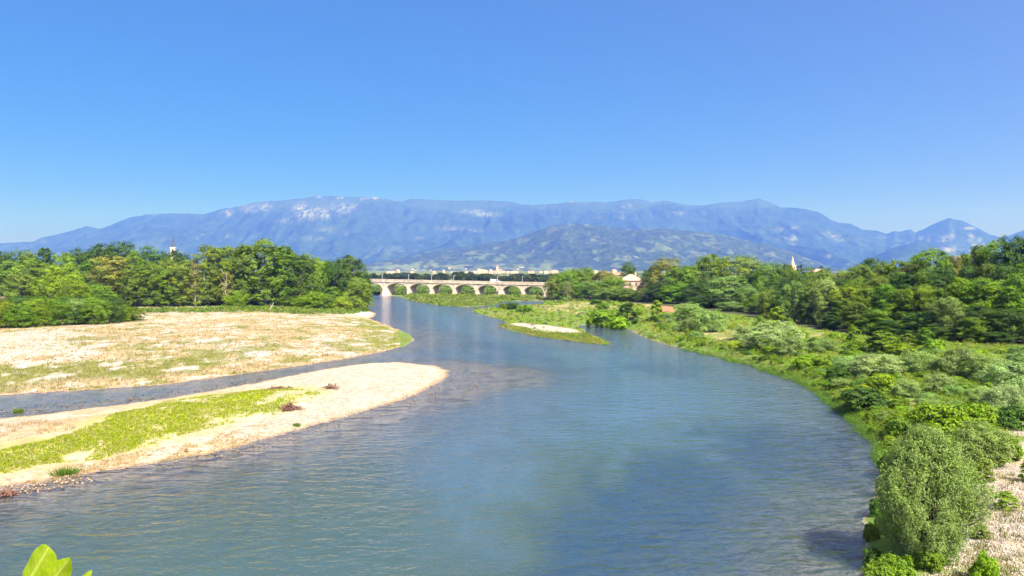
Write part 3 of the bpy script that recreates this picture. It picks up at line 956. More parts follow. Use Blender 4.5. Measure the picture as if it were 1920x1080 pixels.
for a in [('round', 'bright', 112, 500, 84, 240), ('round', 'bright', 142, 528, 60, 226), ('round', 'olive', 40, 512, 60, 240), ('poplar', 'brown', 213, 481, 60, 252), ('round', 'green', 182, 535, 50, 235), ('poplar', 'olive', 252, 500, 46, 248), ('poplar', 'olive', 285, 496, 48, 250), ('poplar', 'green', 315, 502, 42, 248),
          ('poplar', 'olive', 342, 498, 42, 250), ('sparse', 'brown', 366, 490, 34, 250), ('poplar', 'olive', 393, 459, 54, 254), ('poplar', 'olive', 432, 461, 50, 258), ('sparse', 'brown', 424, 505, 32, 248), ('poplar', 'olive', 464, 456, 52, 255), ('poplar', 'olive', 498, 450, 60, 254), ('poplar', 'green', 535, 460, 52, 256),
          ('poplar', 'dark', 566, 478, 48, 256), ('round', 'green', 598, 490, 46, 258), ('round', 'dark', 626, 498, 44, 256), ('round', 'dark', 655, 483, 66, 262), ('round', 'dark', 680, 515, 30, 268), ('round', 'bright', 442, 546, 48, 249), ('round', 'olive', 672, 525, 40, 250)]:
    tree_px(*a, 'in front row of left wood', LG)
for a in [('round', 'bright', 588, 547, 52, 248), ('round', 'green', 612, 555, 34, 246), ('round', 'yellow', 641, 556, 30, 246), ('round', 'bright', 565, 560, 36, 250), ('round', 'green', 545, 552, 40, 254), ('round', 'green', 625, 540, 40, 254)]:
    tree_px(*a, 'low at river end of left wood', LG)
for k, (px, top, w, t) in enumerate([(236, 556, 34, 'green'), (262, 562, 30, 'dark'), (288, 560, 36, 'green'), (312, 566, 28, 'dark'), (338, 561, 34, 'green'), (358, 566, 26, 'dark'), (384, 562, 32, 'green'), (408, 566, 28, 'dark'), (470, 560, 36, 'dark'), (488, 566, 30, 'green'), (516, 562, 36, 'dark'), (532, 566, 30, 'green')]):
    tree_px('round', t, px, top, w, 258 + (k * 7) % 12, 'under the left wood\'s front poplars', LG)
# thicket in front of the wood at the far left
for i, (px, py, w, h, t) in enumerate([(-20, 616, 60, 62, 'bright'), (12, 614, 48, 46, 'bright'), (38, 614, 56, 44, 'green'), (62, 612, 50, 50, 'bright'), (88, 610, 46, 38, 'green'), (112, 610, 50, 44, 'green'), (140, 607, 44, 46, 'silver'), (160, 608, 46, 34, 'dark'),
                                       (182, 608, 48, 48, 'green'), (206, 606, 48, 42, 'dark'), (228, 603, 40, 30, 'bright'), (250, 601, 40, 26, 'green'), (30, 602, 60, 46, 'dark'), (80, 599, 60, 42, 'green'), (128, 597, 60, 40, 'dark'), (170, 597, 60, 40, 'green'), (214, 594, 50, 36, 'dark')]):
    x, y, z = place(px, py)
    d = y
    desc = {'bright': 'bright green thicket bush', 'green': 'green thicket bush', 'silver': 'silvery thicket bush', 'dark': 'dark green thicket bush'}[t]
    plant('round' if t != 'silver' else 'silver', t, x, y, w * d / FPX * 1.15, h * d / FPX, px, desc, 'edging the pale meadow' if py > 600 else 'behind the meadow-edge thicket', 'thicket bushes at the meadow edge', 'bush', 'thicket_bush')

RG = 'trees of the right bank wood'
for a in [('round', 'olive', 1043, 517, 34, 335), ('round', 'green', 1058, 511, 44, 335), ('round', 'olive', 1080, 506, 46, 340), ('sparse', 'brown', 1064, 527, 24, 318), ('round', 'green', 1100, 504, 36, 345), ('round', 'brown', 1131, 510, 52, 325), ('silver', 'silver', 1112, 528, 44, 306),
          ('round', 'green', 1152, 522, 54, 300), ('silver', 'midwillow', 1134, 540, 40, 290), ('round', 'olive', 1178, 541, 40, 282), ('round', 'dark', 1170, 548, 40, 286), ('round', 'dark', 1208, 540, 34, 275), ('round', 'dark', 1178, 497, 34, 385)]:
    tree_px(*a, 'between bridge and pink house', RG)
for a in [('round', 'dark', 1222, 505, 44, 300), ('round', 'brown', 1248, 488, 62, 296), ('round', 'green', 1280, 501, 56, 285), ('round', 'dark', 1300, 505, 48, 300), ('round', 'olive', 1332, 480, 70, 288), ('round', 'olive', 1385, 484, 84, 282), ('round', 'dark', 1310, 530, 52, 255), ('round', 'green', 1268, 535, 56, 262),
          ('round', 'dark', 1240, 530, 48, 268), ('silver', 'silver', 1365, 520, 76, 236), ('round', 'dark', 1340, 548, 44, 230), ('round', 'dark', 1412, 512, 54, 240), ('silver', 'midwillow', 1402, 540, 50, 218), ('silver', 'silver', 1372, 566, 46, 212), ('round', 'green', 1422, 555, 40, 204), ('round', 'dark', 1320, 555, 50, 232)]:
    tree_px(*a, 'right of the pink house', RG)
for a in [('round', 'green', 1442, 497, 54, 232), ('round', 'green', 1472, 499, 52, 228), ('round', 'green', 1506, 508, 48, 222), ('round', 'green', 1542, 507, 48, 216), ('round', 'olive', 1578, 512, 46, 206), ('near_tree', 'olive', 1608, 497, 50, 196), ('near_tree', 'dark', 1634, 486, 48, 205), ('near_tree', 'olive', 1658, 496, 46, 188),
          ('near_tree', 'bright', 1682, 490, 44, 184), ('near_tree', 'brown', 1712, 492, 44, 182), ('near_tree', 'green', 1746, 470, 64, 170), ('near_tree', 'brown', 1782, 482, 46, 168), ('near_tree', 'dark', 1806, 478, 36, 176), ('near_tree', 'green', 1836, 462, 50, 158), ('near_tree', 'green', 1868, 454, 54, 155), ('near_tree', 'dark', 1905, 446, 62, 150), ('near_tree', 'green', 1946, 442, 64, 148)]:
    tree_px(*a, 'on skyline of right wood', RG)
for a in [('round', 'dark', 1455, 522, 46, 195), ('round', 'dark', 1490, 520, 46, 192), ('round', 'green', 1525, 524, 46, 185), ('near_tree', 'dark', 1570, 524, 46, 172), ('near_tree', 'green', 1610, 522, 46, 168), ('near_tree', 'olive', 1650, 518, 48, 164), ('near_tree', 'dark', 1690, 514, 48, 158), ('near_tree', 'green', 1728, 510, 46, 156),
          ('near_tree', 'dark', 1770, 505, 50, 150), ('near_tree', 'dark', 1815, 500, 50, 146), ('near_tree', 'olive', 1850, 496, 50, 142), ('near_tree', 'dark', 1890, 500, 56, 138), ('near_tree', 'green', 1928, 496, 56, 136)]:
    tree_px(*a, 'in middle row of right wood', RG)
for a in [('round', 'olive', 1438, 545, 34, 184), ('silver', 'midwillow', 1490, 530, 44, 168), ('near_tree', 'dark', 1466, 550, 36, 176), ('near_tree', 'dark', 1516, 548, 36, 162), ('silver', 'silver', 1548, 526, 56, 160), ('near_tree', 'bright', 1592, 535, 54, 150), ('near_tree', 'dark', 1570, 558, 40, 150), ('near_tree', 'green', 1628, 540, 48, 146), ('near_tree', 'green', 1662, 534, 50, 142),
          ('near_tree', 'green', 1696, 543, 50, 138), ('near_tree', 'bright', 1730, 535, 52, 136), ('near_tree', 'green', 1764, 541, 52, 134), ('near_tree', 'bright', 1800, 522, 50, 132), ('near_tree', 'green', 1838, 522, 54, 130), ('near_tree', 'bright', 1874, 528, 54, 128), ('near_tree', 'green', 1910, 515, 58, 126), ('near_tree', 'green', 1960, 520, 60, 124)]:
    tree_px(*a, 'in front row of right wood', RG)
for a in [('near_tree', 'olive', 1604, 566, 40, 141), ('near_tree', 'green', 1642, 580, 44, 136), ('silver', 'midwillow', 1776, 560, 56, 127), ('near_tree', 'dark', 1720, 585, 48, 130), ('near_tree', 'dark', 1840, 575, 54, 123), ('near_tree', 'green', 1822, 595, 40, 121), ('near_tree', 'dark', 1895, 580, 58, 121), ('near_tree', 'dark', 1560, 590, 34, 148), ('near_tree', 'dark', 1668, 600, 40, 131), ('near_tree', 'dark', 1760, 612, 44, 124), ('near_tree', 'dark', 1870, 622, 44, 119)]:
    tree_px(*a, 'low at foot of right wood', RG)
for (px, py, w, h, t) in [(1481, 640, 18, 46, 'bright'), (1456, 628, 30, 54, 'bright'), (1600, 655, 22, 46, 'green'), (1655, 662, 46, 44, 'green'), (1700, 664, 34, 40, 'green'), (1735, 668, 26, 54, 'green'), (1640, 660, 24, 30, 'bright'), (1232, 602, 22, 42, 'bright'), (1176, 602, 38, 42, 'dark'), (1500, 645, 18, 26, 'green')]:
    x, y, z = place(px, py)
    plant('sapling' if t != 'dark' else 'conical', t, x, y, w * y / FPX * 1.15, h * y / FPX, px, {'bright': 'bright green sapling', 'green': 'green sapling', 'dark': 'dark conical young tree'}[t], 'standing before the right wood', 'saplings before the right wood', 'tree', 'sapling')

# shrubs of the right bank
SG = 'shrubs on the right bank'
HAND = [('willow_bush', 'silver', 1330, 622, 60, 34), ('willow_bush', 'silver', 1292, 600, 58, 28), ('willow_bush', 'silver', 1300, 622, 44, 24), ('willow_bush', 'greysilver', 1448, 655, 100, 46), ('willow_bush', 'silver', 1395, 636, 50, 24), ('willow_bush', 'silver', 1480, 668, 60, 34),
        ('willow_bush', 'silver', 1590, 700, 66, 36), ('willow_bush', 'greysilver', 1650, 706, 110, 46), ('willow_bush', 'silver', 1700, 744, 56, 36), ('willow_bush', 'silver', 1620, 690, 60, 30), ('willow_bush', 'silver', 1725, 700, 80, 46), ('willow_bush', 'silver', 1800, 708, 90, 62), ('willow_bush', 'silver', 1850, 716, 80, 56), ('willow_bush', 'greysilver', 1895, 735, 100, 66), ('willow_bush', 'greysilver', 1880, 775, 80, 60),
        ('willow_bush', 'silver', 1840, 765, 60, 46), ('willow_bush', 'midwillow', 1835, 872, 120, 86), ('willow_bush', 'silver', 1760, 735, 60, 40), ('willow_bush', 'silver', 1540, 660, 60, 26), ('willow_bush', 'silver', 1915, 690, 60, 44),
        ('bramble', 'bright', 1160, 600, 40, 18), ('bramble', 'green', 1128, 604, 56, 26), ('bramble', 'dark', 1620, 765, 100, 40), ('bramble', 'bright', 1785, 812, 130, 56), ('bramble', 'bright', 1740, 800, 70, 40), ('bramble', 'bright', 1840, 800, 70, 44), ('bramble', 'dark', 1900, 800, 70, 40), ('bramble', 'green', 1540, 692, 50, 26), ('bramble', 'dark', 1570, 712, 46, 24),
        ('bramble', 'green', 1690, 815, 60, 36), ('bramble', 'dark', 1715, 820, 46, 30), ('bramble', 'bright', 1660, 730, 60, 30), ('bramble', 'bright', 1510, 690, 56, 26), ('bramble', 'green', 1880, 862, 70, 46), ('bramble', 'bright', 1750, 660, 50, 24), ('bramble', 'bright', 1830, 682, 60, 26), ('bramble', 'bright', 1690, 668, 60, 26),
        ('bramble', 'dark', 962, 580, 22, 10), ('bramble', 'green', 945, 579, 20, 8), ('bramble', 'green', 985, 585, 30, 11), ('bramble', 'green', 1130, 580, 24, 10), ('bramble', 'dark', 1118, 571, 22, 8)]


def region_phrase(px, py):
    if py > 815: return 'beside the bottom right gravel'
    if px < 1120: return 'on the green spit before the bridge'
    if px < 1300: return 'behind the still backwater'
    if px < 1430: return 'below the silvery willow trees'
    if px < 1560: return 'where the right bank starts curving'
    if py < 705: return 'along foot of right wood'
    if px < 1700: return 'midway along right bank'
    return 'above the big waterside willow'


BUSH_DESC = {('willow_bush', 'silver'): 'silvery willow shrub', ('willow_bush', 'greysilver'): 'large pale grey willow shrub', ('willow_bush', 'midwillow'): 'dense dull green willow shrub', ('bramble', 'bright'): 'bright green low bush', ('bramble', 'green'): 'mid green low bush', ('bramble', 'dark'): 'dark green low bush', ('sapling', 'bright'): 'upright bright green bush', ('sapling', 'green'): 'upright green bush', ('bramble', 'yellow'): 'yellow-green low bush', ('willow_bush', 'olive'): 'olive willow shrub'}
taken = []


def bush_px(kind, tint, px, py, w, h, phrase=None):
    x, y, z = place(px, py)
    W = w * y / FPX * 1.1
    taken.append((x, y, W * .5))
    return plant(kind, tint, x, y, W, h * y / FPX * 1.05, px, BUSH_DESC[(kind, tint)], phrase or region_phrase(px, py), SG, 'shrub', 'willow_shrub' if kind == 'willow_bush' else 'bramble_bush' if kind == 'bramble' else 'upright_shrub')


for a in HAND:
    k_ = .8 if a[2] > 1480 else 1.0
    bush_px(a[0], a[1], a[2], a[3], a[4] * (1 - (1 - k_) * .5), a[5] * k_)
BELT = [(1045, 566), (1110, 570), (1200, 590), (1300, 602), (1400, 622), (1450, 634), (1500, 644), (1600, 660), (1700, 672), (1800, 680), (1930, 690), (1930, 800), (1870, 845), (1790, 830),
        (1700, 832), (1655, 815), (1610, 775), (1560, 735), (1510, 704), (1440, 682), (1360, 660), (1260, 640), (1200, 608), (1120, 600), (1060, 590)]
BELT_W = G(BELT)
BARE = ['gravel_right', 'gravel_right2', 'dry_right', 'dry_bank1', 'dry_bank3', 'dry_bank4', 'dry_bank5', 'red_field']
tries = 0
added = 0
rs2 = np.random.default_rng(23)
while added < 165 and tries < 6000:
    tries += 1
    px = rs2.uniform(1050, 1925); py = 565 + 280 * rs2.random() ** 1.25
    x, y = gp(px, py, .8)
    if sdf(np.array([x]), np.array([y]), BELT_W)[0] > -.3: continue
    if any(sdf(np.array([x]), np.array([y]), GRASS[k])[0] < .3 for k in BARE): continue
    f = vnoise(np.array([x * .06]), np.array([y * .05]), 61)[0]
    q = rs2.random()
    if q < .24 + (f - .5) * 1.2:
        kind, tint = 'willow_bush', 'silver' if rs2.random() < .7 else 'olive'
        w = rs2.uniform(1.5, 3.4); h = w * rs2.uniform(.36, .55)
    elif q < .92:
        kind, tint = 'bramble', ['bright', 'green', 'bright', 'yellow', 'dark'][int(rs2.integers(0, 5))]
        w = rs2.uniform(1.3, 3.4); h = w * rs2.uniform(.26, .40)
    else:
        kind, tint = 'sapling', 'bright' if rs2.random() < .5 else 'green'
        w = rs2.uniform(.8, 1.4); h = w * rs2.uniform(1.3, 1.9)
    if px > 1500:
        w *= .8; h *= .72
    if any((x - a) ** 2 + (y - b) ** 2 < ((r + w * .5) * .72) ** 2 for a, b, r in taken): continue
    taken.append((x, y, w * .5))
    plant(kind, tint, x, y, w, h, px, BUSH_DESC[(kind, tint)], region_phrase(px, py), SG, 'shrub', 'willow_shrub' if kind == 'willow_bush' else 'bramble_bush' if kind == 'bramble' else 'upright_shrub')
    added += 1

SHORE = G([(1230, 640), (1300, 654), (1400, 678), (1500, 710), (1580, 756), (1630, 800), (1668, 826)])
extra = 0
tries = 0
while extra < 70 and tries < 4000:
    tries += 1
    px = rs2.uniform(1220, 1700); py = 640 + 200 * rs2.random()
    x, y = gp(px, py, .4)
    ds = seg_dist(np.array([x]), np.array([y]), SHORE)[0]
    la = river_fields(np.array([x]), np.array([y]))[0][0]
    if la < .35 or la > 5: continue
    w = rs2.uniform(.7, 1.7); h = w * rs2.uniform(.3, .55)
    if any((x - a) ** 2 + (y - b) ** 2 < ((r_ + w * .5) * .7) ** 2 for a, b, r_ in taken): continue
    taken.append((x, y, w * .5))
    tint = ['bright', 'green', 'dark', 'green'][int(rs2.integers(0, 4))]
    plant('bramble', tint, x, y, w, h, px, {'bright': 'bright green low waterside bush', 'green': 'mid green low waterside bush', 'dark': 'dark green low waterside bush'}[tint], region_phrase(px, py), SG, 'shrub', 'bramble_bush')
    extra += 1

for (px, py, w, h, t) in [(1632, 1012, 30, 26, 'green'), (1640, 1062, 40, 30, 'dark'), (1642, 965, 30, 26, 'dark'), (1662, 1000, 40, 34, 'green'), (1660, 925, 36, 28, 'green'), (1668, 886, 40, 34, 'green'), (1650, 1100, 60, 40, 'green')]:
    bush_px('bramble', t, px, py, w, h, 'between big willow and the water')

# the big willow by the water, bottom right
def big_willow():
    rs = np.random.default_rng(99)
    x, y, z = place(1735, 1044)
    H = 6.2; W = 4.4
    P = []; N = []; A = []; V = []
    stems = MB()
    nsh = 1250
    for i in range(nsh):
        t = rs.random() ** .8
        an = rs.random() * 6.283
        prof = math.sin(math.pi * (.16 + .80 * t)) ** .75
        lob = 1 + .17 * math.sin(3 * an + 5 * t) + .12 * math.sin(5 * an - 7 * t + 1)
        r = W / 2 * prof * lob * math.sqrt(.25 + .75 * rs.random())
        c = np.array([math.cos(an) * r, math.sin(an) * r, H * (.04 + .88 * t)])
        out = np.array([math.cos(an), math.sin(an), 0])
        d = unit((out * (.55 - .25 * t) + np.array([0, 0, .9]) + rs.normal(size=3) * .22)[None])[0]
        ln = rs.uniform(.55, 1.05)
        if i < 70:
            stems.tube([(rs.normal() * .2, rs.normal() * .2, -.3), tuple(c * np.array([.45, .45, .5])), tuple(c)], [.05, .035, .012], 5)
        m = 46
        s = rs.random(m)
        q = c + d * (s[:, None] - .5) * ln + rs.normal(size=(m, 3)) * .085
        P.append(q); N.append(rs.normal(size=(m, 3)) * .6 + out * .6 + np.array([0, 0, .6]))
        A.append(np.tile(d, (m, 1)) + rs.normal(size=(m, 3)) * .5)
        V.append(np.clip(.35 * rs.random() + .15 * t + .5 * rs.random(m), 0, 1))
    P = np.concatenate(P); N = np.concatenate(N); A = np.concatenate(A); V = np.concatenate(V)
    n = len(P)
    L = .135 * (.7 + .6 * rs.random(n))
    VV, F = leaves(P, N, L, L * .32, rs, A)
    root = empty('willow_shrub', (x, y, z), 0, 'big round willow shrub overhanging the water at bottom right', 'shrub', SG)
    f = link('foliage', mesh_np('foliage', VV, F, [M_WILLOW], False, {'var': ('FACE', 'FLOAT', V)}), root)
    f.color = (.205, .290, .075, 1)
    stems.build('stem', M_BARK, root, smooth_shade=True)


big_willow()
for (px, py, w, h, t, lab) in [(1682, 1082, 56, 36, 'green', 'green leafy bush at the water foot of big willow'), (1740, 1066, 60, 34, 'green', 'green low bush in front of the big willow'), (1846, 1096, 46, 52, 'bright', 'small bright bush on gravel at the bottom edge')]:
    x, y, z = place(px, py)
    r = plant('bramble', t, x, y, w * y / FPX * 1.1, h * y / FPX, px, 'x', lab, SG, 'shrub', 'bramble_bush')
    PLANTS.pop(); r['label'] = lab
for (px, py, w, h, lab) in [(1886, 956, 32, 38, 'small thin shrub alone on the white gravel at right'), (1848, 905, 26, 44, 'green sprig bush at gravel edge beside big willow'), (1838, 1008, 26, 26, 'low sprawling shrub at right foot of big willow'), (1928, 905, 26, 44, 'thin shrub on gravel cut by the right picture edge')]:
    x, y, z = place(px, py)
    r = plant('sapling', 'olive', x, y, w * y / FPX * 1.2, h * y / FPX, px, 'x', lab, SG, 'shrub', 'upright_shrub')
    PLANTS.pop(); r['label'] = lab
name_plants()


# ------------------------------------------------------------------ herbs, grasses and stones nobody could count
def tufts(name, X, Y, hgt, wid, blades, tint_fn, mat, seed, lean=.35, tri=True):
    rs = np.random.default_rng(seed)
    n = len(X)
    X0, Y0 = X, Y
    Z = ground_z(X, Y)
    X = np.repeat(X, blades); Y = np.repeat(Y, blades); Z = np.repeat(Z, blades)
    h = np.repeat(hgt, blades) * (.6 + .7 * rs.random(n * blades)); w = np.repeat(wid, blades) * (.6 + .8 * rs.random(n * blades))
    sp = np.repeat(hgt, blades) * .45
    X = X + rs.normal(size=n * blades) * sp; Y = Y + rs.normal(size=n * blades) * sp
    a = rs.random(n * blades) * 6.283; la = rs.random(n * blades) * 6.283
    dx, dy = np.cos(a) * w / 2, np.sin(a) * w / 2
    lx, ly = np.cos(la) * h * lean, np.sin(la) * h * lean
    z0 = Z - .05
    V = np.stack([np.stack([X - dx, Y - dy, z0], 1), np.stack([X + dx, Y + dy, z0], 1), np.stack([X + lx, Y + ly, Z + h], 1)], 1).reshape(-1, 3)
    F = np.arange(3 * n * blades).reshape(-1, 3)
    col = np.repeat(tint_fn(rs, n, X0, Y0), blades, 0) * (.75 + .5 * rs.random((n * blades, 1)))
    return link(name, mesh_np(name, V, F, [mat], False, {'tint': ('FACE', 'FLOAT_COLOR', col)}), kind='stuff')


def mounds(name, X, Y, rad, hgt, n_leaf, leaf, tint_fn, seed, aspect=.6):
    """low leafy plants: each a little dome of leaves"""
    rs = np.random.default_rng(seed)
    n = len(X)
    Z = np.maximum(ground_z(X, Y), -.05)
    d = rs.normal(size=(n, n_leaf, 3)); d[..., 2] = np.abs(d[..., 2]) * .9 + .15
    d = unit(d)
    rr = (.55 + .5 * rs.random((n, n_leaf, 1)))
    S = np.stack([rad, rad, hgt], 1)[:, None, :]
    P = d * rr * S + np.stack([X, Y, Z], 1)[:, None, :]
    N = d + np.array([0, 0, .5]) + rs.normal(size=d.shape) * .45
    col = tint_fn(rs, n, X, Y)[:, None, :] * (.7 + .6 * rs.random((n, n_leaf, 1)))
    L = leaf * (.7 + .6 * rs.random(n * n_leaf)) * np.repeat(np.clip(Y / 110, .6, 3.0), n_leaf)
    VV, F = leaves(P.reshape(-1, 3), N.reshape(-1, 3), L, L * aspect, rs)
    return link(name, mesh_np(name, VV, F, [M_TUFT], False, {'tint': ('FACE', 'FLOAT_COLOR', col.reshape(-1, 3))}), kind='stuff')


def tint_mat(name, transl=.3):
    m = NT(name)
    c = m.attr('tint').outputs['Color']
    d = m.n('BsdfDiffuse'); m.l(c, d.inputs[0])
    t = m.n('BsdfTranslucent'); m.l(c, t.inputs[0])
    mx = m.n('MixShader', i_0=transl); m.l(d.outputs[0], mx.inputs[1]); m.l(t.outputs[0], mx.inputs[2])
    m.l(mx.outputs[0], m.out.inputs[0])
    return m.mat


M_TUFT = tint_mat('herb_blades')


def pick(a):
    arr = np.array(a)
    return lambda rs, n, X=None, Y=None: arr[rs.integers(0, len(arr), n)] * (.8 + .4 * rs.random((n, 1)))


def sample_px(poly_px, n, seed, z=.3, keep=None, bias=1.0):
    """points spread over a ground region (density falls off with distance like the picture's)"""
    rs = np.random.default_rng(seed)
    xs = [p[0] for p in poly_px]; yy = [p[1] for p in poly_px]
    out = []
    while sum(len(o[0]) for o in out) < n:
        px = rs.uniform(min(xs), max(xs), n * 3); py = min(yy) + (max(yy) - min(yy)) * rs.random(n * 3) ** bias
        d = (z - CAM_H) / ((-(py - 540) / FPX * CP + SP) / (CP + (py - 540) / FPX * SP))
        x = (px - 960) / FPX / (CP + (py - 540) / FPX * SP) * d
        ok = sdf(px, py, poly_px) < 0
        if keep is not None: ok &= keep(x, d, rs)
        if ok.sum() == 0: break
        out.append((x[ok], d[ok]))
    X = np.concatenate([o[0] for o in out])[:n]; Y = np.concatenate([o[1] for o in out])[:n]
    return X, Y


def on_land(x, y, margin=.3):
    return river_fields(x, y)[0] > margin


def meadow_tint(rs, n, X, Y):
    dry = np.array([(.42, .36, .20), (.37, .31, .15), (.46, .40, .25), (.34, .31, .13), (.30, .22, .12)])[rs.integers(0, 5, n)]
    oli = np.array([(.24, .26, .06), (.20, .24, .05), (.28, .29, .08)])[rs.integers(0, 3, n)]
    k = np.clip(smooth(2, -2, sdf(X, Y, GRASS['meadow_olive'])) * .85 + smooth(.50, .62, fbm(X * .3, Y * .22, 4, 41)) * .7 + smooth(16, 2, seg_dist(X, Y, G([(690, 600), (735, 618), (768, 634), (740, 650)]))) * .7, 0, 1)
    pickm = (rs.random(n) < k)[:, None]
    return np.where(pickm, oli, dry) * (.85 + .3 * rs.random((n, 1)))


MEADOW = [(-60, 738), (150, 728), (300, 718), (420, 704), (560, 684), (660, 668), (735, 652), (772, 636), (735, 618), (690, 600), (620, 592), (420, 588), (280, 600), (230, 616), (-60, 625)]
X, Y = sample_px(MEADOW, 12000, 5, keep=lambda x, y, rs: on_land(x, y) & (fbm(x * .6, y * .35, 4, 22) + .25 * rs.random(len(x)) > .52) & ~((sdf(x, y, GRASS['meadow_pale']) < 0) & (rs.random(len(x)) < .75)))
tufts('dry_grass', X, Y, .13 + .30 * np.random.default_rng(1).random(len(X)) ** 2, np.full(len(X), .09), 6, meadow_tint, M_TUFT, 2)
TURF_CORE = G([(-200, 878), (0, 868), (150, 838), (300, 802), (400, 775), (470, 752)])
X, Y = sample_px(GRASS_PX['turf'], 15000, 6, keep=lambda x, y, rs: (sdf(x, y, BAR) < -.6) & (fbm(x * .6, y * .35, 4, 22) + .3 * rs.random(len(x)) + .03 * np.minimum(-sdf(x, y, GRASS['turf']), 4) + .16 * smooth(5, .5, seg_dist(x, y, TURF_CORE)) > .66))
tufts('turf_grass', X, Y, np.full(len(X), .13), np.full(len(X), .10), 5, pick([(.23, .31, .008), (.28, .34, .010), (.18, .27, .008), (.33, .35, .03), (.42, .38, .16)]), M_TUFT, 3)
BARRIM = [(-60, 925), (160, 893), (330, 864), (500, 824), (500, 790), (330, 835), (160, 865), (-60, 900)]
X, Y = sample_px(BARRIM, 1100, 8, keep=lambda x, y, rs: on_land(x, y, -.15) & (fbm(x * .8, y * .5, 3, 92) > .48))
tufts('shore_grass', X, Y, np.full(len(X), .12), np.full(len(X), .07), 5, pick([(.44, .34, .18), (.42, .30, .16), (.30, .28, .10)]), M_TUFT, 4)
DRYBAR = [(-60, 850), (0, 838), (140, 812), (150, 790), (60, 795), (-60, 805)]
X, Y = sample_px(DRYBAR, 300, 9, keep=lambda x, y, rs: fbm(x * .9, y * .6, 3, 93) > .52)
tufts('straw_grass', X, Y, np.full(len(X), .22), np.full(len(X), .06), 6, pick([(.44, .35, .20), (.40, .30, .16)]), M_TUFT, 5)

HERB = [(880, 578), (1000, 566), (1045, 562), (1110, 564), (1200, 580), (1300, 590), (1400, 608), (1500, 628), (1600, 646), (1700, 656), (1930, 668), (1930, 830), (1870, 860), (1840, 930), (1700, 860), (1655, 835), (1610, 785), (1575, 762), (1500, 716), (1440, 697), (1360, 674), (1240, 648), (1200, 630), (1150, 608), (1085, 606), (1100, 625), (1140, 645), (960, 615), (900, 590)]
_bare = lambda x, y: np.any([sdf(x, y, GRASS[k]) < .2 for k in BARE + ['gravel_isle']], 0)
X, Y = sample_px(HERB, 8500, 10, z=.6, keep=lambda x, y, rs: on_land(x, y, .1) & ~(_bare(x, y) & (rs.random(len(x)) < np.where(sdf(x, y, GRASS['dry_right']) < .3, .55, .9))))
mounds('herb_cover', X, Y, .35 + .55 * np.random.default_rng(2).random(len(X)), .25 + .65 * np.random.default_rng(12).random(len(X)) ** 1.5, 26, .17, pick([(.20, .33, .016), (.26, .37, .020), (.14, .25, .016), (.29, .36, .04), (.32, .32, .08), (.09, .18, .02)]), 6)
STRIP = [(1244, 646), (1300, 656), (1400, 680), (1500, 712), (1580, 760), (1625, 800), (1665, 850), (1650, 870), (1600, 795), (1560, 768), (1490, 722), (1400, 692), (1300, 664), (1240, 652)]
X, Y = sample_px(STRIP, 2200, 12, z=.1, keep=lambda x, y, rs: np.abs(river_fields(x, y)[0] - .2) < 1.3 * fbm(x * .4, y * .25, 3, 91) * 1.4)
mounds('waterside_plants', X, Y, .3 + .45 * np.random.default_rng(3).random(len(X)), .2 + .5 * np.random.default_rng(13).random(len(X)) ** 1.5, 24, .15, pick([(.13, .27, .04), (.16, .30, .04), (.20, .30, .05), (.08, .17, .025)]), 7, .4)
ISLE = [(925, 608), (1000, 629), (1060, 638), (1142, 648), (1140, 640), (1100, 628), (1060, 630), (1000, 622), (940, 606)]
X, Y = sample_px(ISLE, 800, 13, z=.1, keep=lambda x, y, rs: on_land(x, y, -.5) & (sdf(x, y, GRASS['gravel_isle']) > -.2))
mounds('islet_herbs', X, Y, .5 + .4 * np.random.default_rng(3).random(len(X)), .25 + .2 * np.random.default_rng(13).random(len(X)), 20, .16, pick([(.16, .28, .03), (.24, .28, .05), (.30, .26, .09)]), 8)
SPITG = [(762, 558), (800, 568), (840, 573), (900, 574), (960, 570), (1010, 562), (1015, 552), (760, 551)]
X, Y = sample_px(SPITG, 1300, 14, z=.3, keep=lambda x, y, rs: on_land(x, y, .2))
mounds('island_herbs', X, Y, 1.2 + 1.6 * np.random.default_rng(4).random(len(X)), .6 + 1.1 * np.random.default_rng(14).random(len(X)), 30, .22, pick([(.15, .26, .03), (.20, .28, .05), (.10, .19, .025), (.28, .28, .09)]), 9)
PLAIN = [(690, 553), (1030, 556), (1030, 538), (690, 538)]
X, Y = sample_px(PLAIN, 1300, 15, z=.3, keep=lambda x, y, rs: on_land(x, y, .5) & (fbm(x * .02, y * .05, 3, 33) < .64))
mounds('plain_herbs', X, Y, 2.0 + 3.0 * np.random.default_rng(5).random(len(X)), .8 + 1.6 * np.random.default_rng(15).random(len(X)), 26, .30, pick([(.15, .24, .04), (.19, .26, .06), (.10, .18, .03), (.07, .13, .03)]), 10)
UNDER = [(230, 590), (420, 588), (560, 588), (660, 584), (690, 578), (690, 572), (560, 578), (420, 580), (230, 584)]
X, Y = sample_px(UNDER, 900, 16, z=1.2)
mounds('wood_edge_herbs', X, Y, .8 + .8 * np.random.default_rng(6).random(len(X)), .5 + .7 * np.random.default_rng(16).random(len(X)), 26, .20, pick([(.15, .26, .03), (.24, .28, .06), (.09, .17, .025)]), 11)
GRV = [(1700, 1080), (1790, 1052), (1838, 1005), (1836, 930), (1866, 878), (1930, 862), (1930, 1100)]
X, Y = sample_px(GRV, 260, 17, z=.8, keep=lambda x, y, rs: fbm(x * .5, y * .5, 3, 77) > .5)
tufts('gravel_weeds', X, Y, np.full(len(X), .28), np.full(len(X), .05), 7, pick([(.20, .23, .06), (.34, .28, .12), (.14, .19, .04)]), M_TUFT, 12, lean=.6)


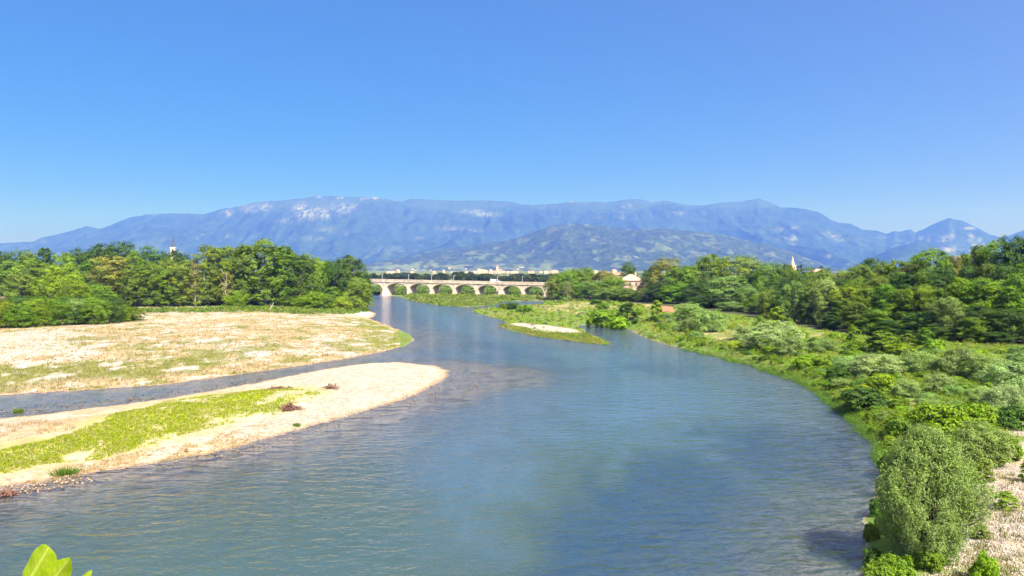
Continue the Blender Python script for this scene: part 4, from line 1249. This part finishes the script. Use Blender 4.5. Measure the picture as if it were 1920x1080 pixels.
def stones(name, X, Y, size, seed, col=(.5, .45, .38), sink=.25):
    rs = np.random.default_rng(seed)
    oc = np.array([(1, 0, 0), (-1, 0, 0), (0, 1, 0), (0, -1, 0), (0, 0, 1), (0, 0, -1)], float)
    of = np.array([(0, 2, 4), (2, 1, 4), (1, 3, 4), (3, 0, 4), (2, 0, 5), (1, 2, 5), (3, 1, 5), (0, 3, 5)])
    n = len(X)
    Z = ground_z(X, Y)
    Vb = oc[None] * (.7 + .6 * rs.random((n, 6, 1))) * size[:, None, None] * (np.array([1, 1, .6]) * (.7 + .5 * rs.random((n, 1, 3))))
    a = rs.random(n) * 6.28; c, s = np.cos(a)[:, None], np.sin(a)[:, None]
    V = np.stack([Vb[..., 0] * c - Vb[..., 1] * s, Vb[..., 0] * s + Vb[..., 1] * c, Vb[..., 2]], -1) + np.stack([X, Y, Z + size * sink], 1)[:, None, :]
    F = (of[None] + 6 * np.arange(n)[:, None, None]).reshape(-1, 3)
    col = np.array(col) * (.65 + .6 * rs.random((n, 1)))
    return link(name, mesh_np(name, V.reshape(-1, 3), F, [M_PEBBLE], True, {'tint': ('FACE', 'FLOAT_COLOR', np.repeat(np.clip(col, 0, .75), 8, 0))}), kind='stuff')


M_PEBBLE = tint_mat('pebbles', 0.0)
X, Y = sample_px(GRV, 6000, 18, z=.8)
stones('gravel', X, Y, .022 + .045 * np.random.default_rng(8).random(len(X)) ** 2, 19, (.47, .405, .315))
TIP = [(420, 843), (500, 821), (640, 785), (760, 748), (836, 707), (830, 690), (700, 685), (560, 706), (620, 740), (540, 780)]
X, Y = sample_px(TIP, 7000, 20, z=.2, keep=lambda x, y, rs: sdf(x, y, BAR) < 0)
stones('shingle', X, Y, .035 + .06 * np.random.default_rng(9).random(len(X)) ** 3, 21, (.46, .41, .325))
SHAL = [(0, 935), (200, 905), (420, 860), (600, 815), (760, 765), (880, 735), (960, 715), (930, 690), (840, 685), (840, 705), (760, 745), (600, 795), (420, 843), (200, 885), (0, 915)]
X, Y = sample_px(SHAL, 260, 22, z=0, keep=lambda x, y, rs: sdf(x, y, BAR) > -.3)
stones('wet_stones', X, Y, .05 + .11 * np.random.default_rng(10).random(len(X)) ** 2, 23, (.24, .19, .15), .5)
X, Y = sample_px([(0, 930), (60, 925), (180, 905), (160, 888), (0, 912)], 160, 24, z=0)
stones('shore_stones', X, Y, .05 + .11 * np.random.default_rng(11).random(len(X)) ** 2, 25, (.36, .27, .18), .6)
X, Y = sample_px([(0, 765), (200, 745), (400, 722), (500, 705), (480, 716), (300, 746), (100, 772), (0, 780)], 160, 26, z=0)
stones('channel_stones', X, Y, .08 + .12 * np.random.default_rng(12).random(len(X)) ** 2, 27, (.17, .13, .09), .7)


# driftwood and lone tufts on the bars
def drift(px, py, w, h, n, lab, seed, name='driftwood_pile'):
    rs = np.random.default_rng(seed)
    x, y, z = place(px, py)
    W = w * y / FPX; Hh = h * y / FPX
    root = empty(name, (x, y, z), 0, lab, 'driftwood')
    for k in range(n):
        mb = MB()
        a = rs.random() * 6.28; ln = W * rs.uniform(.25, .55)
        cx, cy = rs.normal() * W * .2, rs.normal() * W * .22; cz = min(abs(rs.normal()) * Hh * .3, Hh * .6) * math.exp(-(cx / (W * .3)) ** 2) + .05
        dz = rs.normal() * Hh * .14
        p0 = (cx - math.cos(a) * ln / 2, cy - math.sin(a) * ln / 2, max(.02, cz - dz)); p1 = (cx + math.cos(a) * ln / 2, cy + math.sin(a) * ln / 2, max(.02, cz + dz))
        pm = tuple((p0[i] + p1[i]) / 2 + rs.normal() * ln * .08 for i in range(3))
        r = rs.uniform(.025, .07)
        mb.tube([p0, (pm[0], pm[1], max(.03, pm[2])), p1], [r, r * .8, r * .3], 5)
        mb.build('branch', M_DRIFT, root, smooth_shade=True)


drift(620, 728, 28, 12, 44, 'brown driftwood heap near the upper edge of white gravel tip', 1)
drift(544, 768, 42, 18, 75, 'largest brown driftwood heap where turf meets white gravel', 2)
drift(518, 731, 46, 7, 36, 'long low line of driftwood left of the upper heap', 3)
drift(14, 930, 36, 14, 40, 'brown driftwood clump in shallows at the left edge', 4)
drift(350, 848, 10, 10, 7, 'small brown snag standing at the gravel waterline', 5)
for (px, py, w, h, lab) in [(122, 890, 34, 15, 'bright green tuft on the near shore of lower bar'), (35, 774, 12, 8, 'tiny green tuft in the still side channel'), (556, 799, 10, 6, 'small green tuft on gravel near the waterline')]:
    x, y, z = place(px, py)
    W, Hh = w * y / FPX, h * y / FPX
    root = empty('grass_tuft', (x, y, z), 0, lab, 'tuft', 'lone tufts on the bars')
    rs = np.random.default_rng(px)
    for nm, tint in (('blade_clump', (.10, .2, .02)), ('dry_clump', (.2, .24, .05))):
        n = 260 if nm == 'blade_clump' else 60
        bx, by = rs.normal(size=n) * W * .25, rs.normal(size=n) * W * .25
        a = rs.random(n) * 6.28; hh = Hh * (.5 + .6 * rs.random(n)); w2 = .035
        V = np.stack([np.stack([bx - np.cos(a) * w2, by - np.sin(a) * w2, np.full(n, -.03)], 1), np.stack([bx + np.cos(a) * w2, by + np.sin(a) * w2, np.full(n, -.03)], 1), np.stack([bx * 1.6 + rs.normal(size=n) * .05, by * 1.6, hh], 1)], 1).reshape(-1, 3)
        link(nm, mesh_np(nm, V, np.arange(3 * n).reshape(-1, 3), [M_TUFT], False, {'tint': ('FACE', 'FLOAT_COLOR', np.tile(np.array(tint), (n, 1)) * (.7 + .6 * rs.random((n, 1))))}), root)
# pale leaning trunk before the left wood
x, y, z = place(505, 584)
lt = empty('leaning_trunk', (x, y, z), 0, 'pale leaning dead trunk at foot of the left wood', 'dead tree')
lt.scale = (.62, .62, .62)
mb = MB(); mb.tube([(-.6, 0, -.3), (.7, .3, 1.9), (1.9, .6, 4.3)], [.30, .24, .12], 7); mb.build('trunk', M_PALEBARK, lt, smooth_shade=True)
mb = MB(); mb.tube([(.7, .3, 1.9), (.4, .6, 3.1), (.5, .8, 4.0)], [.12, .08, .03], 5); mb.build('branch', M_PALEBARK, lt, smooth_shade=True)

# ------------------------------------------------------------------ the bridge
def build_bridge():
    A = (x_at(727, 402), 402.0); B = (x_at(984, 374), 374.0)
    dx, dy = B[0] - A[0], B[1] - A[1]
    L = math.hypot(dx, dy); ux, uy = dx / L, dy / L
    rz = math.atan2(uy, ux)
    root = empty('arch_bridge', (A[0], A[1], 0), rz, 'long pale stone bridge of low arches crossing the river far ahead', 'bridge')

    def along(px):
        r = ratio_of(px, 550)                    # x = r*y on the axis line
        return (r * A[1] - A[0]) / (ux - r * uy)
    piers = [along(p) for p in (640, 683, 727, 771.5, 813.5, 856, 898, 942, 984, 1026, 1068, 1110)]
    wide = {2: 1, 7: 1, 0: 1}
    W = 7.0
    def deck(s): return 7.75 - s * 0.0125
    for i, s in enumerate(piers):
        hw = 1.75 if i in wide else 1.0
        top = deck(s) - 3.9
        mb = MB()
        # tapered shaft, pointed cutwaters up and down stream, a footing and a cap
        for (z0, z1, k0, k1) in ((-1.5, .45, 1.75, 1.55), (.45, top - .35, 1.32, 1.0), (top - .35, top, 1.16, 1.16)):
            v = []
            for z, k in ((z0, k0), (z1, k1)):
                a = hw * k; bq = W / 2 * .98 + .25 * k; e = bq + a * .8
                v += [(s - a, -bq, z), (s, -e, z), (s + a, -bq, z), (s + a, bq, z), (s, e, z), (s - a, bq, z)]
            mb.poly(v, [(5, 4, 3, 2, 1, 0), (6, 7, 8, 9, 10, 11)] + [(q, (q + 1) % 6, 6 + (q + 1) % 6, 6 + q) for q in range(6)])
        mb.build('pier', M_PIERSTONE, root)
    for i in range(len(piers) - 1):
        s0, s1 = piers[i], piers[i + 1]
        h0 = 1.55 if i in wide else .9; h1 = 1.55 if (i + 1) in wide else .9
        a, b = s0 + h0, s1 - h1
        zs = deck((s0 + s1) / 2) - 3.85; rise = 2.85
        N = 18
        arc = [((a + b) / 2 - (b - a) / 2 * math.cos(math.pi * k / N), zs + rise * math.sin(math.pi * k / N) ** .92) for k in range(N + 1)]
        mb = MB()
        low = [(s0, zs)] + arc + [(s1, zs)]
        top = [(s0, deck(s0) - .5)] + [(p[0], deck(p[0]) - .5) for p in arc] + [(s1, deck(s1) - .5)]
        n = len(low)
        for y in (-W / 2, W / 2):
            v = [(p[0], y, p[1]) for p in low] + [(p[0], y, p[1]) for p in top]
            f = [(k, k + 1, n + k + 1, n + k) if y < 0 else (k + 1, k, n + k, n + k + 1) for k in range(n - 1)]
            mb.poly(v, f)
        v = [(p[0], -W / 2, p[1]) for p in low] + [(p[0], W / 2, p[1]) for p in low]
        mb.poly(v, [(k + 1, k, n + k, n + k + 1) for k in range(n - 1)])
        mb.build('arch', M_STONE, root)
        mb = MB()                                        # archivolt ring standing proud of the wall
        ro = [((a + b) / 2 - ((b - a) / 2 + .45) * math.cos(math.pi * k / N), zs + (rise + .45) * math.sin(math.pi * k / N) ** .92) for k in range(N + 1)]
        for y0, y1 in ((-W / 2 - .12, -W / 2 + .05), (W / 2 - .05, W / 2 + .12)):
            v = []
            for k in range(N + 1):
                v += [(arc[k][0], y0, arc[k][1] + .01), (ro[k][0], y0, ro[k][1]), (ro[k][0], y1, ro[k][1]), (arc[k][0], y1, arc[k][1] + .01)]
            f = []
            for k in range(N):
                for q in range(4):
                    f.append((k * 4 + q, k * 4 + (q + 1) % 4, k * 4 + 4 + (q + 1) % 4, k * 4 + 4 + q))
            mb.poly(v, f)
        mb.build('arch_ring', M_PIERSTONE, root)
    s0, s1 = piers[0] - 30, piers[-1] + 30

    def slab(y0, y1, dz0, dz1, mat, nm):
        mb = MB()
        v = []
        for s in (s0, s1):
            v += [(s, y0, deck(s) + dz0), (s, y1, deck(s) + dz0), (s, y1, deck(s) + dz1), (s, y0, deck(s) + dz1)]
        mb.poly(v, [(0, 1, 2, 3), (7, 6, 5, 4), (0, 4, 5, 1), (1, 5, 6, 2), (2, 6, 7, 3), (3, 7, 4, 0)])
        return mb.build(nm, mat, root)
    slab(-W / 2 + .3, W / 2 - .3, -.5, -.12, M_ASPHALT, 'road_deck')
    for sg in (-1, 1):
        e = sg * W / 2
        slab(min(e + sg * .35, e - sg * .28), max(e + sg * .35, e - sg * .28), -.5, -.15, M_STONE, 'cornice')
        slab(e - .14, e + .14, .72, .92, M_STONE, 'handrail')
        mb = MB()
        s = s0
        while s < s1:
            mb.box(s - .22, s + .22, e - .12, e + .12, deck(s) - .16, deck(s) + .73)
            s += .62
        mb.build('balusters', M_STONE, root)
    # end walls carrying on behind the trees
    for (a, b) in ((s0, piers[0]), (piers[-1], s1)):
        mb = MB(); mb.box(a, b, -W / 2, W / 2, -1, deck(b) - .52); mb.build('abutment', M_STONE, root)
    ca, sa = math.cos(rz), math.sin(rz)

    def wpos(s, yy, z): return (A[0] + ca * s - sa * yy, A[1] + sa * s + ca * yy, z)
    # lamps
    lamps = [(722, 'leftmost'), (771, 'second from left'), (814, 'third from left'), (855.5, 'fourth from left'), (937, 'second from right'), (983, 'rightmost')]
    pm = MB(); pm.tube([(0, 0, 0), (0, 0, .5), (0, 0, .52), (0, 0, 3.6)], [.16, .16, .11, .08], 8)
    hm_ = MB(); hm_.tube([(0, 0, 3.6), (0, -.35, 3.85), (0, -.9, 3.9)], .06, 6)
    lm = MB(); lm.box(-.14, .14, -1.45, -.85, 3.82, 3.98)
    me = [('post', pm.mesh('post', M_METAL)), ('lamp_arm', hm_.mesh('lamp_arm', M_METAL)), ('lamp_head', lm.mesh('lamp_head', M_METAL))]
    for px, lab in lamps:
        s = along(px)
        r = empty('street_lamp', wpos(s, -W / 2 + .55, deck(s) - .12), rz + math.pi, f'tall pale lamp post on the bridge, {lab}', 'street lamp', 'lamp posts along the bridge')
        for nm, m in me: link(nm, m, r)
    # white van
    s = along(931)
    v = empty('van', wpos(s, -1.6, deck(s) - .12), rz, 'white van driving across the bridge near its right end', 'van')
    mb = MB()
    prof = [(-2.4, .45), (2.4, .45), (2.45, 1.1), (1.75, 1.35), (1.2, 2.15), (-2.35, 2.25), (-2.45, 1.2)]
    n = len(prof)
    mb.poly([(p[0], -.95, p[1]) for p in prof] + [(p[0], .95, p[1]) for p in prof], [tuple(range(n)), tuple(range(n, 2 * n))[::-1]] + [(k, n + k, n + (k + 1) % n, (k + 1) % n) for k in range(n)])
    mb.build('body', M_WHITE, v)
    mb = MB(); mb.box(.55, 1.3, -.97, -.94, 1.4, 1.95); mb.build('side_window', M_GLASS, v)
    mb = MB(); mb.poly([(1.78, -.8, 1.38), (1.78, .8, 1.38), (1.26, .75, 2.12), (1.26, -.75, 2.12)], [(0, 1, 2, 3)]); mb.build('windscreen', M_GLASS, v)
    for wx in (-1.5, 1.5):
        for wy in (-.85, .85):
            mb = MB(); mb.tube([(wx, wy - .1, .34), (wx, wy + .1, .34)], .34, 12); mb.build('wheel', M_RUBBER, v)


build_bridge()


# ------------------------------------------------------------------ houses and towers
def house(name, x, y, w, dpt, zb, ze, zr, lab, wall=M_PLASTER, roof=M_TERRACOTTA, rz=0.0, windows=((-.28, .25), (0, .25), (.28, .25), (-.28, .7), (0, .7), (.28, .7)), hip=True, cat='house', chimney=True):
    r = empty(name, (x, y, zb), rz, lab, cat)
    H = ze - zb
    mb = MB(); mb.box(-w / 2, w / 2, -dpt / 2, dpt / 2, -.5, H); mb.build('wall', wall, r)
    o = .45
    mb = MB()
    inset = dpt / 2 if hip else 0
    rd = max(.05, w / 2 + o - (dpt / 2 + o) * (1 if hip else 0))
    v = [(-w / 2 - o, -dpt / 2 - o, H + .003), (w / 2 + o, -dpt / 2 - o, H + .003), (w / 2 + o, dpt / 2 + o, H + .003), (-w / 2 - o, dpt / 2 + o, H + .003), (-rd if hip else -w / 2 - o, 0, zr - zb), (rd if hip else w / 2 + o, 0, zr - zb)]
    mb.poly(v, [(3, 2, 1, 0), (0, 1, 5, 4), (1, 2, 5), (2, 3, 4, 5), (3, 0, 4)])
    rf = mb.build('roof', roof, r)
    if chimney:
        mb = MB(); mb.box(w * .18, w * .18 + .6, -.3, .3, H + .3, zr - zb + .9); mb.build('chimney', wall, rf)
    for (u, t) in windows:
        mb = MB(); mb.box(u * w - .45, u * w + .45, -dpt / 2 - .06, -dpt / 2 + .05, H * t, H * t + 1.4)
        wi = mb.build('window', M_SHUTTER, r)
        mb = MB(); mb.box(u * w - .55, u * w + .55, -dpt / 2 - .14, -dpt / 2 + .04, H * t - .12, H * t - .003); mb.build('sill', wall, wi)
    return r


d = 345
house('farmhouse', x_at(1183, d), d, 10.2, 9.0, gz(x_at(1184, d), d), z_at(526, d), z_at(514, d), 'pink farmhouse with hipped tile roof showing above the right trees', roof=M_PALEROOF, rz=R(-14))
d = 400
house('house', x_at(1160, d), d, 5, 5, 1, z_at(516, d), z_at(511, d), 'small cream house peeping left of the pink farmhouse', wall=M_CREAM, windows=((0, .7),), chimney=False)
d = 300
x = x_at(1203, d)
house('outbuilding', x_at(1201, 279), 279, 3, 3, gz(x_at(1201, 279), 279), 4.6, 5.6, 'small cream outbuilding in shade below the pink farmhouse', wall=M_CREAM, windows=((0, .5),), hip=False, chimney=False)
d = 205
house('hut', x_at(-4, d), d, 3.2, 3.2, gz(x_at(-4, d), d), z_at(562, d), z_at(556, d), 'pale hut in bushes at the left picture edge', wall=M_CREAM, roof=M_SHUTTER, windows=((.15, .4),), hip=False, chimney=False)
d = 640
house('villa', x_at(1536, d), d, 14, 10, 2, z_at(509, d), z_at(504, d), 'tile-roofed villa behind the right wood near the cypresses', roof=M_PALEROOF, windows=((-.3, .6), (0, .6), (.3, .6)), chimney=False)
house('villa', x_at(1571, 600), 600, 9, 8, 2, z_at(517, 600), z_at(513.5, 600), 'small cream villa right of the cypresses behind the wood', wall=M_CREAM, windows=((-.3, .6), (.3, .6)), chimney=False)


def left_church():
    d = 420
    x = x_at(325, d)
    r = empty('bell_tower', (x, d, 0), R(12), 'white bell tower with dark needle spire above the left wood', 'church tower')
    zt = z_at(465, d); zs = z_at(446, d)
    mb = MB(); mb.box(-1.3, 1.3, -1.3, 1.3, -1, zt); mb.build('shaft', M_CREAM, r)
    mb = MB(); mb.box(-1.5, 1.5, -1.5, 1.5, zt + .002, zt + .35); mb.build('cornice', M_WHITE, r)
    mb = MB(); mb.box(-.45, .45, -1.35, -1.25, zt - 2.2, zt - .7); mb.build('belfry_opening', M_GLASS, r)
    mb = MB(); mb.tube([(0, 0, zt + .352), (0, 0, zt + 1.3), (0, 0, zs)], [1.25, .85, .14], 8); mb.build('spire', M_SLATE, r)
    mb = MB(); mb.box(-.06, .06, -.06, .06, zs - .2, zs + 1.0); mb.box(-.3, .3, -.055, .055, zs + .5, zs + .62); mb.build('cross', M_SLATE, r)


left_church()


def right_church():
    d = 620
    x = x_at(1486, d)
    zt = z_at(498, d); zs = z_at(480, d)
    r = empty('bell_tower', (x, d, 0), R(20), 'pale pink bell tower with tall cone spire beyond the right wood', 'church tower')
    mb = MB(); mb.box(-2.0, 2.0, -2.0, 2.0, -1, zt); mb.build('shaft', M_PLASTER, r)
    mb = MB(); mb.box(-2.25, 2.25, -2.25, 2.25, zt + .002, zt + .4); mb.build('cornice', M_CREAM, r)
    mb = MB(); mb.tube([(0, 0, zt + .402), (0, 0, zs)], [1.75, .06], 12); mb.build('spire', M_PLASTER, r)
    mb = MB(); mb.box(-.5, .5, -2.05, -1.95, zt - 3, zt - .8); mb.build('belfry_opening', M_GLASS, r)


right_church()
CY = []
for (px, top, d) in [(1497, 496, 610), (1502, 494, 605), (1524, 500, 610), (1539, 497, 600), (1554, 501, 600)]:
    CY.append((px, plant('cypress', 'dark', x_at(px, d), d, 4.2, z_at(top, d), px, 'slim dark cypress', 'behind the right wood by the pale spire', 'cypresses behind the right wood', 'tree', 'cypress_tree')))
for (px, o), lab in zip(CY, ('slim dark cypress just right of the pale spire', 'taller cypress second to the right of the pale spire', 'short cypress left of the tiled villa', 'cypress standing at the tiled villa', 'rightmost cypress beyond the tiled villa')):
    o['label'] = lab

# far wood on the plain beyond the bridge: reads as one dark mass
P = []; N = []; V = []
rs = np.random.default_rng(41)
for i in range(330):
    d = rs.uniform(640, 980)
    px = rs.uniform(560, 1100)
    top = 512.5 + rs.random() * 5 + 5 * (fbm(np.array([px * .03]), np.array([3.]), 2, 9)[0] - .5)
    x = x_at(px, d)
    H = max(4, z_at(top, d)); r = rs.uniform(3, 5.5)
    m = 150
    dd = unit(rs.normal(size=(m, 3)) + np.array([0, -.2, .3]))
    c = np.array([x, d, H - r * .8])
    q = c + dd * r * (.6 + .45 * rs.random((m, 1))) * np.array([1, 1, .8 * H / (r * 2.2)])
    q[:, 2] = np.minimum(q[:, 2], H)
    P.append(q); N.append(dd + np.array([0, 0, .4]) + rs.normal(size=(m, 3)) * .4)
    t = np.array([(.045, .075, .025), (.06, .09, .03), (.075, .10, .035), (.035, .06, .025)])[rs.integers(0, 4)]
    V.append(np.tile(t, (m, 1)) * (.7 + .6 * rs.random((m, 1))))
P = np.concatenate(P); N = np.concatenate(N); V = np.concatenate(V)
L = 1.3 + 1.0 * rs.random(len(P))
VV, F = leaves(P, N, L, L * .8, rs)
link('far_wood', mesh_np('far_wood', VV, F, [M_TUFT], False, {'tint': ('FACE', 'FLOAT_COLOR', V)}), kind='stuff')

# the distant town at the foot of the hills
hm_list = []
for (w, dp, h, rh, wall, roof) in [(13, 10, 7, 2.2, M_CREAM, M_TERRACOTTA), (18, 11, 9, 2.4, M_WHITE, M_TERRACOTTA), (11, 10, 10, 2.2, M_PLASTER, M_TERRACOTTA), (30, 16, 8, 1.0, M_WHITE, M_METAL)]:
    mb = MB()
    mb.box(-w / 2, w / 2, -dp / 2, dp / 2, -3, h, 0)
    o = .5
    mb.poly([(-w / 2 - o, -dp / 2 - o, h + .01), (w / 2 + o, -dp / 2 - o, h + .01), (w / 2 + o, dp / 2 + o, h + .01), (-w / 2 - o, dp / 2 + o, h + .01), (-w / 2 - o, 0, h + rh), (w / 2 + o, 0, h + rh)],
            [(3, 2, 1, 0), (0, 1, 5, 4), (1, 2, 5), (2, 3, 4, 5), (3, 0, 4)], 1)
    for u in (-.3, 0, .3):
        for zz in (1.2, 4.4):
            mb.box(u * w - .6, u * w + .6, -dp / 2 - .08, -dp / 2 + .02, zz, zz + 1.6, 2)
    hm_list.append(mb.mesh('town_house', [M_CREAM if wall is M_WHITE else wall, M_PALEROOF if roof is M_TERRACOTTA else roof, M_SHUTTER]))
rs = np.random.default_rng(77)
TOWN = [(rs.normal(925, 42), rs.uniform(507, 517)) for _ in range(40)] + [(rs.uniform(1000, 1050), rs.uniform(509, 516)) for _ in range(7)] + [(rs.uniform(725, 830), rs.uniform(508, 516)) for _ in range(5)] + [(rs.uniform(1085, 1165), rs.uniform(508, 515)) for _ in range(6)] + [(rs.uniform(760, 980), rs.uniform(501, 507)) for _ in range(16)]
for i, (px, py) in enumerate(TOWN):
    d = 2550 + rs.uniform(-250, 350) if py > 507 else 6300 + (507 - py) * 90
    x = x_at(px, d)
    zg = z_at(py, d) - 4 if py > 507 else float(foot_range.height(np.array([px]), np.array([d]))[0])
    zg = max(zg, -1)
    if py > 507:
        zg = min(zg, 9)
    o = link('town_house', hm_list[int(rs.choice([0, 0, 1, 1, 2, 3]))], None, (x, d, max(0, zg) if py <= 507 else 0), label='tiny pale house of the distant town under the foothill', category='house', group='houses of the distant town')
    o.rotation_euler = (0, 0, rs.uniform(-.5, .5))
    s = rs.uniform(.45, .85) * (1.0 if py > 507 else 1.7)
    o.scale = (s, s, s * rs.uniform(.8, 1.5))
d = 2500
r = empty('bell_tower', (x_at(932.5, d), d, 0), 0, 'tiny pale bell tower standing over the distant town', 'church tower')
mb = MB(); mb.box(-3, 3, -3, 3, -1, z_at(500, d)); mb.build('shaft', M_CREAM, r)
mb = MB(); mb.tube([(0, 0, z_at(500, d)), (0, 0, z_at(496, d))], [3.2, .2], 8); mb.build('spire', M_TERRACOTTA, r)


# ------------------------------------------------------------------ leafy shoot close to the camera, bottom left
def near_shoot():
    m = NT('young_leaf')
    tc = m.n('TexCoord').outputs['Object']
    vein = m.attr('vein').outputs['Fac']
    nz = m.noise(tc, 45, 5, .65)
    c = m.mix(nz.outputs[0], (.24, .40, .008), (.42, .56, .012))
    spots = m.n('TexVoronoi', i_Scale=90.0); m.l(tc, spots.inputs['Vector'])
    c = m.mix(m.ramp(spots.outputs['Distance'], .12, .05), c, (.20, .22, .03))
    c = m.mix(vein, c, (.56, .66, .10))
    p = m.n('BsdfPrincipled', i_Roughness=.45); m.l(c, p.inputs['Base Color'])
    p.inputs['Specular IOR Level'].default_value = .3
    t = m.n('BsdfTranslucent'); m.l(c, t.inputs[0])
    mx = m.n('MixShader', i_0=.5); m.l(p.outputs[0], mx.inputs[1]); m.l(t.outputs[0], mx.inputs[2]); m.l(mx.outputs[0], m.out.inputs[0])
    stem_m = simple_mat('young_stem', (.22, .26, .06), .6, 20)
    d = 2.0
    k = d / FPX
    z0 = gz(-1.3, 2.2)
    root = empty('leafy_shoot', (-1.3, 2.2, 0), 0, 'bright yellow-green leafy shoot close by at bottom left corner', 'leafy shoot')

    def W(px, py, off=0.0):
        return Vector((x_at(px, d + off, py) + 1.3, d + off - 2.2, z_at(py, d + off)))

    def leaf(base, tip, width, tilt, shape, seed, cup=.18):
        b, t_ = Vector(base), Vector(tip)
        ax = (t_ - b); L = ax.length; ax.normalize()
        side = ax.cross(Vector((0, 1, 0))).normalized()
        nrm = side.cross(ax).normalized()
        side = (side * math.cos(tilt) + nrm * math.sin(tilt)).normalized(); nrm = side.cross(ax).normalized()
        nu, nv = 22, 12
        V = []; vein = []
        for i in range(nu + 1):
            u = i / nu
            w = width / 2 * np.interp(u, *shape)
            for j in range(nv + 1):
                v = j / nv * 2 - 1
                wav = .012 * width * math.sin(u * 17 + seed) * abs(v) * 2 * min(1, u * 4) * min(1, (1 - u) * 4)
                q = math.sin((u * 7.5 - abs(v) * 1.6) * 2 * math.pi)
                p = b + ax * (L * u) + side * (w * v) + nrm * (cup * width * (abs(v) ** 1.4 - .3) * np.interp(u, *shape) - .07 * L * (u - .5) ** 2 + wav + q * .006 * width * (1 - abs(v)))
                V.append(p); vein.append(max(math.exp(-(v / .07) ** 2), .55 * max(0, q) ** 10))
        F = [(i * (nv + 1) + j, i * (nv + 1) + j + 1, (i + 1) * (nv + 1) + j + 1, (i + 1) * (nv + 1) + j) for i in range(nu) for j in range(nv)]
        link('leaf', mesh_np('leaf', [tuple(p) for p in V], F, [m.mat], True, {'vein': ('POINT', 'FLOAT', vein)}), root)
    broad = ([0, .08, .25, .5, .75, .9, .97, 1], [.06, .35, .82, 1.0, .92, .68, .4, .02])
    pointy = ([0, .1, .3, .5, .75, .9, 1], [.05, .4, .88, 1, .72, .36, .01])
    leaf(W(42, 1112), W(94, 1025), 62 * k, .25, broad, 0)
    leaf(W(72, 1122), W(132, 1044), 52 * k, -.35, pointy, 2)
    leaf(W(138, 1108), W(174, 1068), 22 * k, .5, pointy, 4)
    leaf(W(20, 1180), W(-30, 1110), 58 * k, .1, broad, 1)
    leaf(W(110, 1200), W(170, 1130), 60 * k, -.2, broad, 3)
    mb = MB()
    j = W(70, 1160)
    mb.tube([(.1, .25, z0 - .3), (.05, .1, 5.0), (j.x * .8, j.y * .7, 11.0), tuple(W(66, 1230)), tuple(j)], [.05, .04, .022, .006, .004], 7)
    mb.build('stem', stem_m, root, smooth_shade=True)
    for a, b_ in (((66, 1160), (42, 1112)), ((70, 1160), (72, 1122)), ((70, 1162), (138, 1108)), ((66, 1230), (20, 1180)), ((66, 1232), (110, 1200))):
        mb = MB(); mb.tube([tuple(W(*a)), tuple(W(*b_))], [.003, .0018], 5); mb.build('leaf_stalk', stem_m, root, smooth_shade=True)


near_shoot()
